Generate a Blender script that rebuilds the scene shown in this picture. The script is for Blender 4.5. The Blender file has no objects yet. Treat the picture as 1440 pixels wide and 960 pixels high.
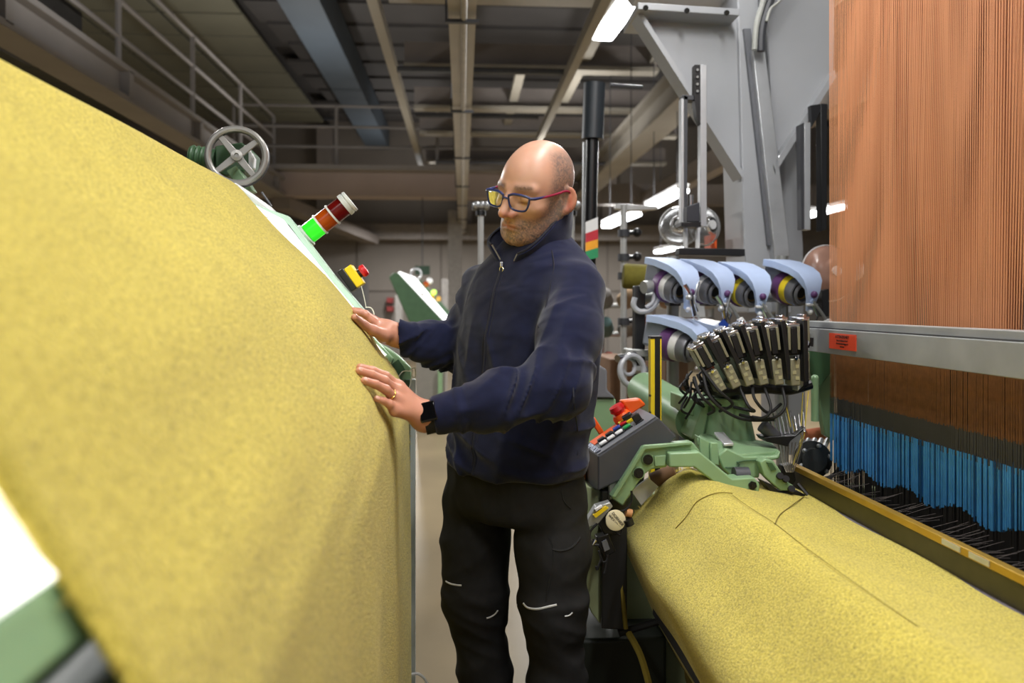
import bpy, bmesh, math, random
import numpy as np
from mathutils import Vector, Matrix, Euler
random.seed(7)
S = bpy.context.scene
COL = S.collection

# ------------------------------------------------------------------ camera
F = 1120.0                      # focal length in pixels of the 1440 px frame (28 mm lens)
YAW = math.atan(70 / F)         # the hall's long axis meets the horizon at pixel 650
CZ, HOR = 1.33, 428.0           # lens height, horizon row
cam_d = bpy.data.cameras.new('camera'); cam = bpy.data.objects.new('camera', cam_d); COL.objects.link(cam)
cam_d.lens, cam_d.sensor_width = 28, 36
cam_d.shift_y = -(480 - HOR) / 1440
cam.location = (0, 0, CZ); cam.rotation_euler = (math.pi / 2, 0, -YAW)
cam_d.dof.use_dof = True; cam_d.dof.focus_distance = 1.93; cam_d.dof.aperture_fstop = 3.0
cam_d.clip_start = 0.02
S.camera = cam

# ------------------------------------------------------------------ world, lights, exposure
S.view_settings.view_transform = 'Standard'; S.view_settings.look = 'None'
S.view_settings.exposure = 0.0; S.view_settings.gamma = 1; S.view_settings.use_curve_mapping = False
wd = bpy.data.worlds.new('hall_ambient'); S.world = wd; wd.use_nodes = True
wd.node_tree.nodes['Background'].inputs[0].default_value = (0.95, 0.97, 1.0, 1)
wd.node_tree.nodes['Background'].inputs[1].default_value = 0.33
S.cycles.max_bounces = 6; S.cycles.transparent_max_bounces = 12
S.cycles.caustics_reflective = False; S.cycles.caustics_refractive = False
S.cycles.sample_clamp_indirect = 4

def tube_light(name, loc, length, watts, width=0.16, rotz=math.pi / 2, tilt=0, color=(1, 0.99, 0.97)):
    l = bpy.data.lights.new(name, 'AREA'); l.shape = 'RECTANGLE'; l.size = length; l.size_y = width
    l.energy = watts; l.color = color
    o = bpy.data.objects.new(name, l); COL.objects.link(o); o.location = loc; o.rotation_euler = (tilt, 0, rotz)
    return o
# fluorescent battens over the hall (some also built below), plus lights added for brightness
tube_light('hall_light', (0.75, 1.15, 3.4), 1.5, 62)
tube_light('hall_light', (-0.5, 0.55, 3.4), 1.5, 17)
tube_light('hall_light', (0.9, 2.9, 3.4), 1.5, 18)  # light out of view, added to brighten the gantry
tube_light('hall_light', (1.2, -0.9, 3.4), 1.5, 45)
tube_light('hall_light', (-1.6, -1.2, 3.4), 1.5, 45)
tube_light('hall_light', (1.25, 5.6, 3.36), 1.5, 90)
for x, y in ((3.2, 8.6), (1.3, 10.5), (4.2, 13.0), (-2.0, 6.0), (-2.0, 11.0), (-5.5, 8.0), (6, 9), (-1.0, 16.5), (3.0, 16.5)):  # the farthest ones are added without fixtures to brighten the far wall
    tube_light('hall_light', (x, y, 3.0), 1.5, 112)
    tube_light('roof_fill_light', (x, y, 3.2), 1.5, 30, tilt=math.pi)   # upward fill added to brighten the roof, as spill from open battens

# ------------------------------------------------------------------ helpers
def cam_ray(px, py):
    u = (px - 720) / F; v = (HOR - py) / F
    c, s = math.cos(YAW), math.sin(YAW)
    return Vector((u * c + s, c - u * s, v))
O = Vector((0, 0, CZ))
def at(px, py, Y):              # the point of the plane Y = const that stands at this place of the photograph
    d = cam_ray(px, py); return O + d * (Y / d.y)
def onx(px, py, X):
    d = cam_ray(px, py); return O + d * (X / d.x)
def onz(px, py, Z):
    d = cam_ray(px, py); return O + d * ((Z - CZ) / d.z)
def lin(c):
    return tuple(((v / 255) / 12.92 if v / 255 <= 0.04045 else ((v / 255 + 0.055) / 1.055) ** 2.4) for v in c)

MATS = {}
def mat(name, c, rough=0.5, metal=0.0, var=0.12, scale=14.0, bump=0.0, bscale=180.0, emit=None, estr=1.0, trans=0.0, spec=0.5, sheen=0.0, alpha=1.0):
    if name in MATS: return MATS[name]
    m = bpy.data.materials.new(name); m.use_nodes = True; MATS[name] = m
    nt = m.node_tree; p = nt.nodes['Principled BSDF']; L = nt.links
    col = lin(c)
    p.inputs['Roughness'].default_value = rough; p.inputs['Metallic'].default_value = metal
    p.inputs['Specular IOR Level'].default_value = spec
    if sheen: p.inputs['Sheen Weight'].default_value = sheen; p.inputs['Sheen Roughness'].default_value = 0.5
    tc = nt.nodes.new('ShaderNodeTexCoord')
    n = nt.nodes.new('ShaderNodeTexNoise'); n.inputs['Scale'].default_value = scale; n.inputs['Detail'].default_value = 4
    L.new(tc.outputs['Object'], n.inputs['Vector'])
    r = nt.nodes.new('ShaderNodeValToRGB')
    r.color_ramp.elements[0].position = 0.3; r.color_ramp.elements[1].position = 0.7
    r.color_ramp.elements[0].color = tuple(v * (1 - var) for v in col) + (1,)
    r.color_ramp.elements[1].color = tuple(min(1, v * (1 + var)) for v in col) + (1,)
    L.new(n.outputs['Fac'], r.inputs['Fac']); L.new(r.outputs['Color'], p.inputs['Base Color'])
    if bump:
        b = nt.nodes.new('ShaderNodeBump'); b.inputs['Strength'].default_value = bump; b.inputs['Distance'].default_value = 0.002
        n2 = nt.nodes.new('ShaderNodeTexNoise'); n2.inputs['Scale'].default_value = bscale; n2.inputs['Detail'].default_value = 3
        L.new(tc.outputs['Object'], n2.inputs['Vector']); L.new(n2.outputs['Fac'], b.inputs['Height']); L.new(b.outputs['Normal'], p.inputs['Normal'])
    if emit: p.inputs['Emission Color'].default_value = lin(emit) + (1,); p.inputs['Emission Strength'].default_value = estr
    if trans: p.inputs['Transmission Weight'].default_value = trans
    if alpha < 1: p.inputs['Alpha'].default_value = alpha
    return m

class MB:
    def __init__(s): s.v = []; s.f = []
    def add(s, vs, fs):
        n = len(s.v); s.v += [tuple(v) for v in vs]; s.f += [tuple(i + n for i in f) for f in fs]; return s
    def box(s, c, size, rot=None):
        x, y, z = (q / 2 for q in size); c = Vector(c)
        R = Euler(rot).to_matrix() if rot is not None and not isinstance(rot, Matrix) else rot
        vs = [Vector((a * x, b * y, d * z)) for d in (-1, 1) for b in (-1, 1) for a in (-1, 1)]
        if R: vs = [R @ q for q in vs]
        return s.add([c + q for q in vs], [(0, 2, 3, 1), (4, 5, 7, 6), (0, 1, 5, 4), (2, 6, 7, 3), (0, 4, 6, 2), (1, 3, 7, 5)])
    def prism(s, pts, off):
        off = Vector(off); n = len(pts); a = [Vector(p) for p in pts]
        s.add(a + [p + off for p in a], [tuple(range(n - 1, -1, -1)), tuple(range(n, 2 * n))] + [(i, (i + 1) % n, n + (i + 1) % n, n + i) for i in range(n)])
        return s
    def tube(s, path, r, n=8, cap=True):
        path = [Vector(p) for p in path]; m = len(path); rr = r if isinstance(r, (list, tuple)) else [r] * m
        prev = None; vs = []; fs = []
        for i, p in enumerate(path):
            t = (path[min(i + 1, m - 1)] - path[max(i - 1, 0)]).normalized()
            if prev is None:
                u = t.orthogonal().normalized()
            else:
                u = (prev - t * prev.dot(t)); u = u.normalized() if u.length > 1e-6 else t.orthogonal().normalized()
            prev = u; w = t.cross(u)
            for k in range(n):
                a = 2 * math.pi * k / n; vs.append(p + (u * math.cos(a) + w * math.sin(a)) * rr[i])
        for i in range(m - 1):
            for k in range(n):
                fs.append((i * n + k, i * n + (k + 1) % n, (i + 1) * n + (k + 1) % n, (i + 1) * n + k))
        if cap: fs += [tuple(range(n - 1, -1, -1)), tuple(range((m - 1) * n, m * n))]
        return s.add(vs, fs)
    def cyl(s, a, b, r, n=20, r2=None): return s.tube([a, b], [r, r if r2 is None else r2], n)
    def lathe(s, prof, base, axis, n=28):           # prof: (height along axis, radius)
        base = Vector(base); ax = Vector(axis).normalized(); u = ax.orthogonal().normalized(); w = ax.cross(u)
        vs = []; fs = []; m = len(prof)
        for h, r in prof:
            for k in range(n):
                a = 2 * math.pi * k / n; vs.append(base + ax * h + (u * math.cos(a) + w * math.sin(a)) * max(r, 1e-5))
        for i in range(m - 1):
            for k in range(n): fs.append((i * n + k, i * n + (k + 1) % n, (i + 1) * n + (k + 1) % n, (i + 1) * n + k))
        return s.add(vs, fs)
    def ball(s, c, r, sc=(1, 1, 1), n=16):
        c = Vector(c); vs = []; fs = []; m = n // 2
        for i in range(m + 1):
            th = math.pi * i / m
            for k in range(n):
                a = 2 * math.pi * k / n
                vs.append(c + Vector((r * sc[0] * math.sin(th) * math.cos(a), r * sc[1] * math.sin(th) * math.sin(a), r * sc[2] * math.cos(th))))
        for i in range(m):
            for k in range(n): fs.append((i * n + k, (i + 1) * n + k, (i + 1) * n + (k + 1) % n, i * n + (k + 1) % n))
        return s.add(vs, fs)
    def torus(s, c, axis, R, r, n=32, m=8, a0=0, a1=None):
        c = Vector(c); ax = Vector(axis).normalized(); u = ax.orthogonal().normalized(); w = ax.cross(u)
        full = a1 is None; a1 = 2 * math.pi if full else a1; k = n if full else n + 1
        vs = []; fs = []
        for i in range(k):
            a = a0 + (a1 - a0) * i / n; d = u * math.cos(a) + w * math.sin(a)
            for j in range(m):
                b = 2 * math.pi * j / m; vs.append(c + d * (R + r * math.cos(b)) + ax * (r * math.sin(b)))
        for i in range(n):
            for j in range(m):
                i2 = (i + 1) % k; fs.append((i * m + j, i2 * m + j, i2 * m + (j + 1) % m, i * m + (j + 1) % m))
        return s.add(vs, fs)
    def build(s, name, material, parent=None, bevel=0, smooth=True, angle=35, kind=None, label=None, local=False):
        me = bpy.data.meshes.new(name)
        off = Vector((0, 0, 0))
        if parent is not None and not local:
            q = parent
            while q is not None: off += q.location; q = q.parent
        me.from_pydata([(v[0] - off.x, v[1] - off.y, v[2] - off.z) for v in s.v], [], s.f)
        bm = bmesh.new(); bm.from_mesh(me); bmesh.ops.recalc_face_normals(bm, faces=bm.faces); bm.to_mesh(me); bm.free()
        return link(name, me, material, parent, bevel, smooth, angle, kind, label)

def link(name, me, material, parent=None, bevel=0, smooth=True, angle=35, kind=None, label=None):
    if material: me.materials.append(material)
    if smooth:
        me.polygons.foreach_set('use_smooth', [True] * len(me.polygons)); me.set_sharp_from_angle(angle=math.radians(angle))
    o = bpy.data.objects.new(name, me); COL.objects.link(o)
    if parent is not None: o.parent = parent
    if bevel:
        b = o.modifiers.new('edge', 'BEVEL'); b.width = bevel; b.segments = 2; b.limit_method = 'ANGLE'; b.angle_limit = math.radians(40)
    if kind: o['kind'] = kind
    if label: o['label'] = label
    return o
def tag(o, label, cat, group=None):
    o['label'] = label; o['category'] = cat
    if group: o['group'] = group
    return o
def thing(name, label, cat, loc=(0, 0, 0), group=None):
    o = bpy.data.objects.new(name, None); o.empty_display_size = 0.05; COL.objects.link(o); o.location = loc
    return tag(o, label, cat, group)
def struct(o): o['kind'] = 'structure'; return o
def dup(o, parent=None):
    c = o.copy(); COL.objects.link(c)
    if parent is not None: c.parent = parent
    for ch in list(o.children): dup(ch, c)
    return c
def text(body, size, M, material, parent, name='lettering', extrude=0.0004):
    cu = bpy.data.curves.new(name, 'FONT'); cu.body = body; cu.size = size; cu.extrude = extrude
    cu.align_x = 'CENTER'; cu.align_y = 'CENTER'; cu.materials.append(material)
    o = bpy.data.objects.new(name, cu); COL.objects.link(o)
    me = bpy.data.meshes.new_from_object(o.evaluated_get(bpy.context.evaluated_depsgraph_get())); me.name = name
    bpy.data.objects.remove(o); o = bpy.data.objects.new(name, me); COL.objects.link(o); o.parent = parent
    off = Vector((0, 0, 0)); q = parent
    while q is not None: off += q.location; q = q.parent
    o.matrix_local = Matrix.Translation(-off) @ M
    return o
def frame(origin, xdir, ydir):
    x = Vector(xdir).normalized(); z = x.cross(Vector(ydir)).normalized(); y = z.cross(x)
    return Matrix.Translation(Vector(origin)) @ Matrix((x, y, z)).transposed().to_4x4()
def spline(pts, n=8):           # Catmull-Rom through points
    pts = [Vector(p) for p in pts]; out = []
    for i in range(len(pts) - 1):
        p0, p1, p2, p3 = pts[max(i - 1, 0)], pts[i], pts[i + 1], pts[min(i + 2, len(pts) - 1)]
        for k in range(n):
            t = k / n
            out.append(0.5 * ((2 * p1) + (p2 - p0) * t + (2 * p0 - 5 * p1 + 4 * p2 - p3) * t * t + (3 * p1 - p0 - 3 * p2 + p3) * t ** 3))
    out.append(pts[-1]); return out

# ------------------------------------------------------------------ shared materials
GREEN = mat('green_machine_paint', (134, 166, 126), 0.38, var=0.07)
GREEN_D = mat('dark_green_paint', (62, 92, 62), 0.45, var=0.1)
OLIVE = mat('olive_green_paint', (152, 162, 122), 0.5, var=0.08)
STEEL = mat('brushed_steel', (198, 200, 203), 0.38, 0.5, 0.06)
ALU = mat('cast_aluminium', (172, 174, 172), 0.42, 0.65, 0.08, 8)
CHROME = mat('chrome', (225, 225, 228), 0.15, 1.0, 0.03)
BLACK = mat('black_plastic', (24, 24, 26), 0.4, var=0.15)
RUBBER = mat('black_rubber', (18, 18, 19), 0.7, var=0.15)
WHITE = mat('white_plastic', (232, 232, 232), 0.4, var=0.03)
GREYP = mat('grey_powder_coat', (112, 114, 120), 0.5, var=0.06)
DGREY = mat('dark_grey_powder_coat', (70, 71, 76), 0.5, var=0.08)
GANTRY = mat('light_grey_painted_steel', (178, 180, 184), 0.42, 0.1, var=0.05, scale=3)
RED = mat('red_plastic', (196, 30, 34), 0.35, var=0.05)
YEL = mat('yellow_plastic', (240, 208, 30), 0.4, var=0.05)
ORANGE = mat('orange_plastic', (238, 96, 30), 0.4, var=0.05)
BROWN = mat('cardboard_brown', (122, 90, 64), 0.7, var=0.12)
PURPLE = mat('purple_plastic', (92, 54, 104), 0.45, var=0.06)
BLUEC = mat('pale_blue_plastic', (194, 212, 246), 0.35, var=0.04)
CONC = mat('painted_concrete', (136, 128, 123), 0.8, var=0.12, scale=1.5)
# ------------------------------------------------------------------ the hall
def floor_mat():
    m = mat('polished_concrete_floor', (122, 107, 80), 0.36, var=0.16, scale=1.3, bump=0.08, bscale=30)
    return m
struct(MB().box((1.5, 6.5, -0.1), (22, 27, 0.2)).build('floor', floor_mat(), smooth=False))
wallm = mat('grey_painted_wall', (124, 117, 110), 0.85, var=0.1, scale=0.8)
wb = struct(MB().box((1.5, 19.2, 2.75), (22, 0.2, 5.9)).build('wall_back', wallm, smooth=False))
struct(MB().box((-9.1, 6.5, 2.75), (0.2, 27, 5.9)).build('wall_left', wallm, smooth=False))
struct(MB().box((12.1, 6.5, 2.75), (0.2, 27, 5.9)).build('wall_right', wallm, smooth=False))
# wall panel joints of the far wall: raised panels
pm = mat('grey_wall_panel', (132, 125, 118), 0.85, var=0.06, scale=1.2)
pan = None
for i in range(9):
    for j in range(2):
        if pan is None:
            pan = MB().box((0, 0, 0), (1.96, 0.04, 1.5)).build('wall_panel', pm, wb, local=True, smooth=False); q = pan
        else:
            q = pan.copy(); COL.objects.link(q)
        q.location = (-7.5 + i * 2.0, 19.08, 0.85 + j * 1.56)
dark = mat('dark_roof_deck', (66, 63, 62), 0.8, var=0.15, scale=1.2)
pale = mat('pale_ceiling_board', (118, 116, 100), 0.8, var=0.08, scale=1.0)
ceil = struct(MB().box((1.5, 6.5, 5.85), (22, 27, 0.2)).build('ceiling', dark, smooth=False))
# pale square boards on the left, dark stepped deck boards on the right: single pieces
tile = None
for i in range(5):
    for j in range(15):
        if tile is None:
            tile = MB().box((0, 0, 0), (1.12, 0.92, 0.04)).build('ceiling_board', pale, ceil, local=True, smooth=False); q = tile
        else: q = tile.copy(); COL.objects.link(q)
        q.location = (-3.72 - i * 1.18, 4.3 + j * 0.98, 5.52)
plank = None
for j in range(17):
    if plank is None:
        plank = MB().box((0, 0, 0), (9.0, 0.98, 0.05), (0.05, 0, 0)).build('deck_plank', mat('deck_plank_grey', (72, 69, 68), 0.8, var=0.12, scale=1.1), ceil, local=True, smooth=False); q = plank
    else: q = plank.copy(); COL.objects.link(q)
    q.location = (1.55 + (j % 3) * 0.12 - 0.1, 3.4 + j * 0.93, 5.6)
def beam(c, size, m=CONC, name='beam'):
    return MB().box(c, size).build(name, m, ceil, smooth=False)
bl = mat('blue_grey_painted_steel', (74, 84, 94), 0.6, var=0.08, scale=2)
beam((-1.95, 11, 5.2), (0.5, 15.5, 0.5), bl, 'blue_beam')
lightb = mat('beige_painted_steel', (150, 144, 132), 0.65, var=0.08, scale=2)
beam((-0.76, 9.5, 3.95), (0.09, 13.2, 0.12), lightb)
beam((0.98, 7.5, 3.45), (0.07, 10.0, 0.1), lightb)
for y, z, x0, x1 in ((7.6, 4.25, -0.7, 3.2), (9.7, 4.2, -0.7, 2.4), (11.7, 4.2, -0.7, 3.0), (13.2, 4.15, -0.7, 3.6), (15.5, 4.1, -0.7, 4.0)):
    beam(((x0 + x1) / 2, y, z), (x1 - x0, 0.22, 0.05), lightb)
    beam(((x0 + x1) / 2, y + 0.02, z + 0.16), (x1 - x0, 0.05, 0.3), CONC)
for x, y0, y1 in ((1.5, 7.6, 11.7), (2.35, 7.6, 9.7), (0.75, 9.7, 13.2)):
    beam((x, (y0 + y1) / 2, 4.34), (0.12, y1 - y0, 0.08), lightb)
# left girder (I section along the hall), gallery beam across, right girder
g = MB(); gx = -3.2
g.box((gx, 8.2, 3.5), (0.28, 12.6, 0.05)); g.box((gx, 8.2, 3.22), (0.28, 12.6, 0.05)); g.box((gx, 8.2, 3.36), (0.1, 12.6, 0.26))
for k in range(6): g.box((gx + 0.09, 3.6 + k * 2.0, 3.36), (0.1, 0.1, 0.25))
gird = mat('grey_girder_paint', (142, 137, 134), 0.65, var=0.1, scale=1.5)
g.build('girder', gird, ceil, smooth=False)
beam((-1.3, 14.2, 3.42), (5.4, 0.4, 0.42), mat('pinkish_grey_beam', (178, 164, 160), 0.75, var=0.08, scale=1.2), 'gallery_beam')
beam((-1.3, 14.0, 3.66), (5.6, 0.7, 0.08), gird, 'gallery_slab')
g = MB(); g.box((2.35, 10.2, 3.45), (0.34, 11.0, 0.06)); g.box((2.35, 10.2, 3.78), (0.34, 11.0, 0.06)); g.box((2.35, 10.2, 3.6), (0.12, 11.0, 0.3))
g.build('girder', mat('beige_girder', (140, 134, 124), 0.7, var=0.1, scale=1.5), ceil, smooth=False)
beam((3.6, 11.5, 3.35), (0.2, 10.0, 0.3), CONC); beam((4.8, 15.6, 3.5), (7.0, 0.3, 0.4), CONC)
beam((-0.6, 18.5, 3.0), (12, 0.3, 0.35), mat('grey_lintel', (140, 133, 128), 0.8, var=0.08), 'lintel_beam')
for x in (-3.2, 0.05, 3.5): beam((x, 18.9, 4.3), (0.35, 0.3, 2.4), CONC, 'column_head')
# diagonal braces under the gallery
MB().prism([(-3.3, 14.1, 3.2), (-3.0, 14.1, 3.2), (-1.9, 18.3, 2.9), (-2.2, 18.3, 2.9)], (0, 0, -0.2)).build('brace', CONC, ceil, smooth=False)
# gallery railings
def rail(label, pts, n_posts, h=1.05):
    a, b = Vector(pts[0]), Vector(pts[1])
    t = thing('guard_rail', label, 'railing', a)
    for k in (0.33, 0.66, 1.0): MB().cyl(a + Vector((0, 0, h * k)), b + Vector((0, 0, h * k)), 0.025, 6).build('rail', gird, t)
    for i in range(n_posts):
        p = a.lerp(b, i / (n_posts - 1)); MB().cyl(p, p + Vector((0, 0, h)), 0.03, 6).build('post', gird, t)
    return t
rail('grey steel guard rail running along the top of the long left girder', [(-3.25, 3.6, 3.525), (-3.25, 14, 3.525)], 6)
rail('grey steel guard rail along the gallery across the far end of the hall', [(-3.9, 13.9, 3.7), (1.3, 13.9, 3.7)], 4)
# stacked dark panels stored up on the left gallery
MB().box((-3.75, 6.3, 3.78), (0.5, 2.6, 0.5)).build('duct_box', mat('dark_duct', (58, 56, 54), 0.7), ceil, bevel=0.02)
# cable tray with its pipe
t = thing('cable_tray', 'long pale steel cable tray hanging along the middle of the ceiling', 'cable tray', (0, 10.9, 2.95))
tm = mat('galvanised_tray', (166, 160, 150), 0.5, 0.3, var=0.08, scale=3)
m_ = MB(); m_.box((0, 10.9, 2.97), (0.155, 15.2, 0.015)); m_.box((-0.072, 10.9, 3.0), (0.012, 15.2, 0.07)); m_.box((0.072, 10.9, 3.0), (0.012, 15.2, 0.07)); m_.build('tray', tm, t, smooth=False)
MB().cyl((0.01, 3.4, 2.94), (0.01, 18.4, 2.94), 0.018, 8).build('conduit', mat('conduit_grey', (176, 172, 166), 0.45, 0.2), t)
for k in range(7): MB().box((0.0, 4.5 + k * 2.1, 2.925), (0.19, 0.03, 0.02)).build('hanger_bar', DGREY, t); MB().cyl((-0.09, 4.5 + 2.1 * k, 2.925), (-0.09, 4.5 + 2.1 * k, 5.45), 0.006, 5).build('hanger_rod', DGREY, t)
# thin conduits hung across under the beams
for i, (x0, x1, y, z) in enumerate(((-0.6, 1.0, 7.4, 3.5), (-0.55, 0.9, 9.4, 3.55), (-0.4, 2.3, 12.2, 3.5))):
    tag(MB().cyl((x0, y, z), (x1, y, z), 0.03, 6).build('ceiling_conduit', DGREY), ('dark conduit crossing over the near end of the cable tray', 'dark conduit crossing the cable tray further back', 'dark conduit crossing the tray just above the man')[i], 'conduit')
# lamps
LAMP = mat('lamp_diffuser', (255, 255, 255), 0.4, emit=(250, 252, 255), estr=9)
def lamp(x, y, z, L, lab, ang=0.0, w=0.15):
    t = thing('ceiling_lamp', lab, 'lamp', (x, y, z))
    R = Matrix.Rotation(ang, 3, 'Z')
    MB().box(Vector((x, y, z + 0.05)), (w * 0.9, L, 0.06), R).build('housing', WHITE, t, bevel=0.01)
    MB().box(Vector((x, y, z)), (w, L * 0.98, 0.05), R).build('diffuser', LAMP, t, bevel=0.022)
    for s in (-1, 1):
        p = Vector((x, y, z)) + R @ Vector((0, s * L * 0.35, 0.07)); MB().cyl(p, p + Vector((0, 0, 5.5 - p.z)), 0.006, 5).build('hanger_rod', DGREY, t)
lamp(1.15, 5.42, 3.42, 1.6, 'large bright fluorescent batten lamp hanging over the far end of the loom', 0.07, w=0.17)
for px, py, Y, L, lab in ((935, 281, 9.0, 1.5, 'bright batten lamp up beside the pair of aluminium uprights'),
                        (872, 310, 9.8, 1.5, 'bright batten lamp crossing behind the white threading post'),
                        (940, 351, 13.5, 1.3, 'small low batten lamp just above the left blue thread feeder'),
                        (1118, 305, 11.5, 1.2, 'small batten lamp to the right of the grey gantry post'),
                        (1162, 297, 11.0, 1.2, 'small batten lamp by the edge of the orange cords')):
    p = at(px, py, Y); lamp(p.x, Y, p.z, L, lab, 0.05 if py > 300 else 0.0)
# door, exit sign, notices on the far wall
d = struct(MB().box((-2.72, 19.02, 1.05), (1.0, 0.1, 2.1)).build('door_1', mat('grey_door', (112, 110, 108), 0.6), bevel=0.01))
MB().box((-2.72, 18.96, 1.05), (0.86, 0.05, 1.98)).build('door_panel', mat('grey_door_leaf', (96, 95, 93), 0.6), d, bevel=0.01)
MB().cyl((-2.4, 18.93, 1.05), (-2.4, 18.88, 1.05), 0.03, 8).build('door_handle', STEEL, d)
for i, zz in enumerate((1.42, 1.2)):
    p = at(549, 422 + i * 12, 18.9)
    tag(MB().box(p, (0.14, 0.3, 0.12)).build('wall_notice', mat('dull_red_notice', (140, 50, 48), 0.6)), ('upper small red notice on the far grey wall' if i == 0 else 'lower small red notice on the far grey wall'), 'notice')
p = at(594, 380, 14.1)
t = thing('exit_sign', 'small green exit sign hanging far back above the slanted machine', 'sign', p)
MB().box(p, (0.26, 0.05, 0.16)).build('sign_plate', mat('exit_green', (36, 66, 46), 0.5), t); MB().cyl(p + Vector((0, 0, 0.07)), (p.x, p.y, 3.4), 0.01, 6).build('hanger_rod', DGREY, t)
# far column, white post
MB().box((at(640, 400, 16).x, 16, 1.6), (0.28, 0.28, 3.2)).build('column', mat('pale_column', (150, 146, 142), 0.7), ceil)
# ------------------------------------------------------------------ fabric material
def fabric(name, c1, c2, c3, sc):
    m = bpy.data.materials.new(name); m.use_nodes = True; nt = m.node_tree; L = nt.links; p = nt.nodes['Principled BSDF']
    p.inputs['Roughness'].default_value = 0.9; p.inputs['Specular IOR Level'].default_value = 0.15
    p.inputs['Sheen Weight'].default_value = 0.25; p.inputs['Sheen Roughness'].default_value = 0.6
    tc = nt.nodes.new('ShaderNodeTexCoord')
    v = nt.nodes.new('ShaderNodeTexVoronoi'); v.inputs['Scale'].default_value = sc
    n = nt.nodes.new('ShaderNodeTexNoise'); n.inputs['Scale'].default_value = sc * 0.55; n.inputs['Detail'].default_value = 5; n.inputs['Roughness'].default_value = 0.7
    big = nt.nodes.new('ShaderNodeTexNoise'); big.inputs['Scale'].default_value = 9; big.inputs['Detail'].default_value = 3
    for q in (v, n, big): L.new(tc.outputs['Object'], q.inputs['Vector'])
    r = nt.nodes.new('ShaderNodeValToRGB'); e = r.color_ramp.elements
    e[0].position = 0.34; e[0].color = lin(c1) + (1,); e[1].position = 0.66; e[1].color = lin(c3) + (1,)
    k = e.new(0.5); k.color = lin(c2) + (1,)
    L.new(n.outputs['Fac'], r.inputs['Fac'])
    mx = nt.nodes.new('ShaderNodeMixRGB'); mx.blend_type = 'MULTIPLY'; mx.inputs['Fac'].default_value = 1
    r2 = nt.nodes.new('ShaderNodeValToRGB'); r2.color_ramp.elements[0].position = 0.3; r2.color_ramp.elements[0].color = (0.9, 0.9, 0.88, 1); r2.color_ramp.elements[1].position = 0.7
    L.new(big.outputs['Fac'], r2.inputs['Fac']); L.new(r.outputs['Color'], mx.inputs['Color1']); L.new(r2.outputs['Color'], mx.inputs['Color2'])
    L.new(mx.outputs['Color'], p.inputs['Base Color'])
    ad = nt.nodes.new('ShaderNodeMath'); ad.operation = 'SUBTRACT'; L.new(n.outputs['Fac'], ad.inputs[0])
    ml = nt.nodes.new('ShaderNodeMath'); ml.operation = 'MULTIPLY'; ml.inputs[1].default_value = 0.5; L.new(v.outputs['Distance'], ml.inputs[0]); L.new(ml.outputs[0], ad.inputs[1])
    b = nt.nodes.new('ShaderNodeBump'); b.inputs['Strength'].default_value = 0.9; b.inputs['Distance'].default_value = 0.003
    L.new(ad.outputs[0], b.inputs['Height']); L.new(b.outputs['Normal'], p.inputs['Normal'])
    return m
BOUCLE_SOFT = fabric('soft_yellow_cloth', (140, 122, 30), (208, 188, 64), (236, 218, 104), 430)
BOUCLE = fabric('yellow_boucle_cloth', (138, 120, 32), (212, 193, 64), (240, 224, 108), 500)
YARN = mat('yellow_yarn', (214, 194, 84), 0.85, var=0.15)
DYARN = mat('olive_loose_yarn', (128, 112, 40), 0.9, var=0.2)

# ------------------------------------------------------------------ inspection machine on the left
YF, YN = 2.05, 0.405             # far and near selvedge of the web
prof_px = [(250, 214), (296, 240), (320, 252), (360, 290), (410, 341), (470, 399), (505, 442), (529, 482), (554, 519), (566, 545), (573, 568), (576, 600), (577, 700), (577, 960)]
prof = [(at(px, py, YF).x, at(px, py, YF).z) for px, py in prof_px]
x0, z0 = prof[2]
prof[0] = (x0 - 0.20, z0 - 0.03); prof[1] = (x0 - 0.07, z0 + 0.001)
prof = [(p.x, p.z) for p in spline([(x, 0, z) for x, z in prof], 6)]
prof.append((prof[-1][0], 0.18))
web = MB(); ny = 60; nP = len(prof); TH = 0.004
rows = []
for j in range(ny + 1):
    Y = YN + (YF - YN) * j / ny
    for i, (x, z) in enumerate(prof):
        wz = 0.0022 * math.sin(Y * 9 + i * 0.35) * math.sin(i * 0.21 + 1.0)
        # soft vertical draping folds in the hanging part
        wx = 0.0
        if z < 0.98: wx = 0.006 * math.sin(Y * 16 + z * 2.0) * min(1, (0.98 - z) * 4)
        web.v.append((x + wz + wx, Y, z + wz))
for j in range(ny):
    for i in range(nP - 1):
        a = j * nP + i; web.f.append((a, a + nP, a + nP + 1, a + 1))
wo = web.build('yellow_fabric_web', BOUCLE_SOFT, angle=80)
sd = wo.modifiers.new('thickness', 'SOLIDIFY'); sd.thickness = TH; sd.offset = -1
tag(wo, 'wide web of yellow boucle fabric stretched over the slanted inspection machine', 'fabric')
def web_at(i_frac, Y):          # point on the web by arc index
    i = max(0, min(nP - 2, int(i_frac))); t = i_frac - i
    return Vector((prof[i][0] * (1 - t) + prof[i + 1][0] * t, Y, prof[i][1] * (1 - t) + prof[i + 1][1] * t))
fz = MB(); random.seed(3)
for Ye, dy in ((YF, 1), (YN, -1)):
    for k in range(520):
        p = web_at(random.uniform(8, nP - 2.1), Ye); L = random.uniform(0.003, 0.009)
        q = p + Vector((random.uniform(-.6, .6) * L, dy * L, random.uniform(-.6, .6) * L)); fz.tube([p - Vector((0, dy * 0.002, 0)), q], [0.0006, 0.0003], 3, False)
fz.build('selvedge_fuzz', YARN, wo, kind='stuff', smooth=False)

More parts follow.
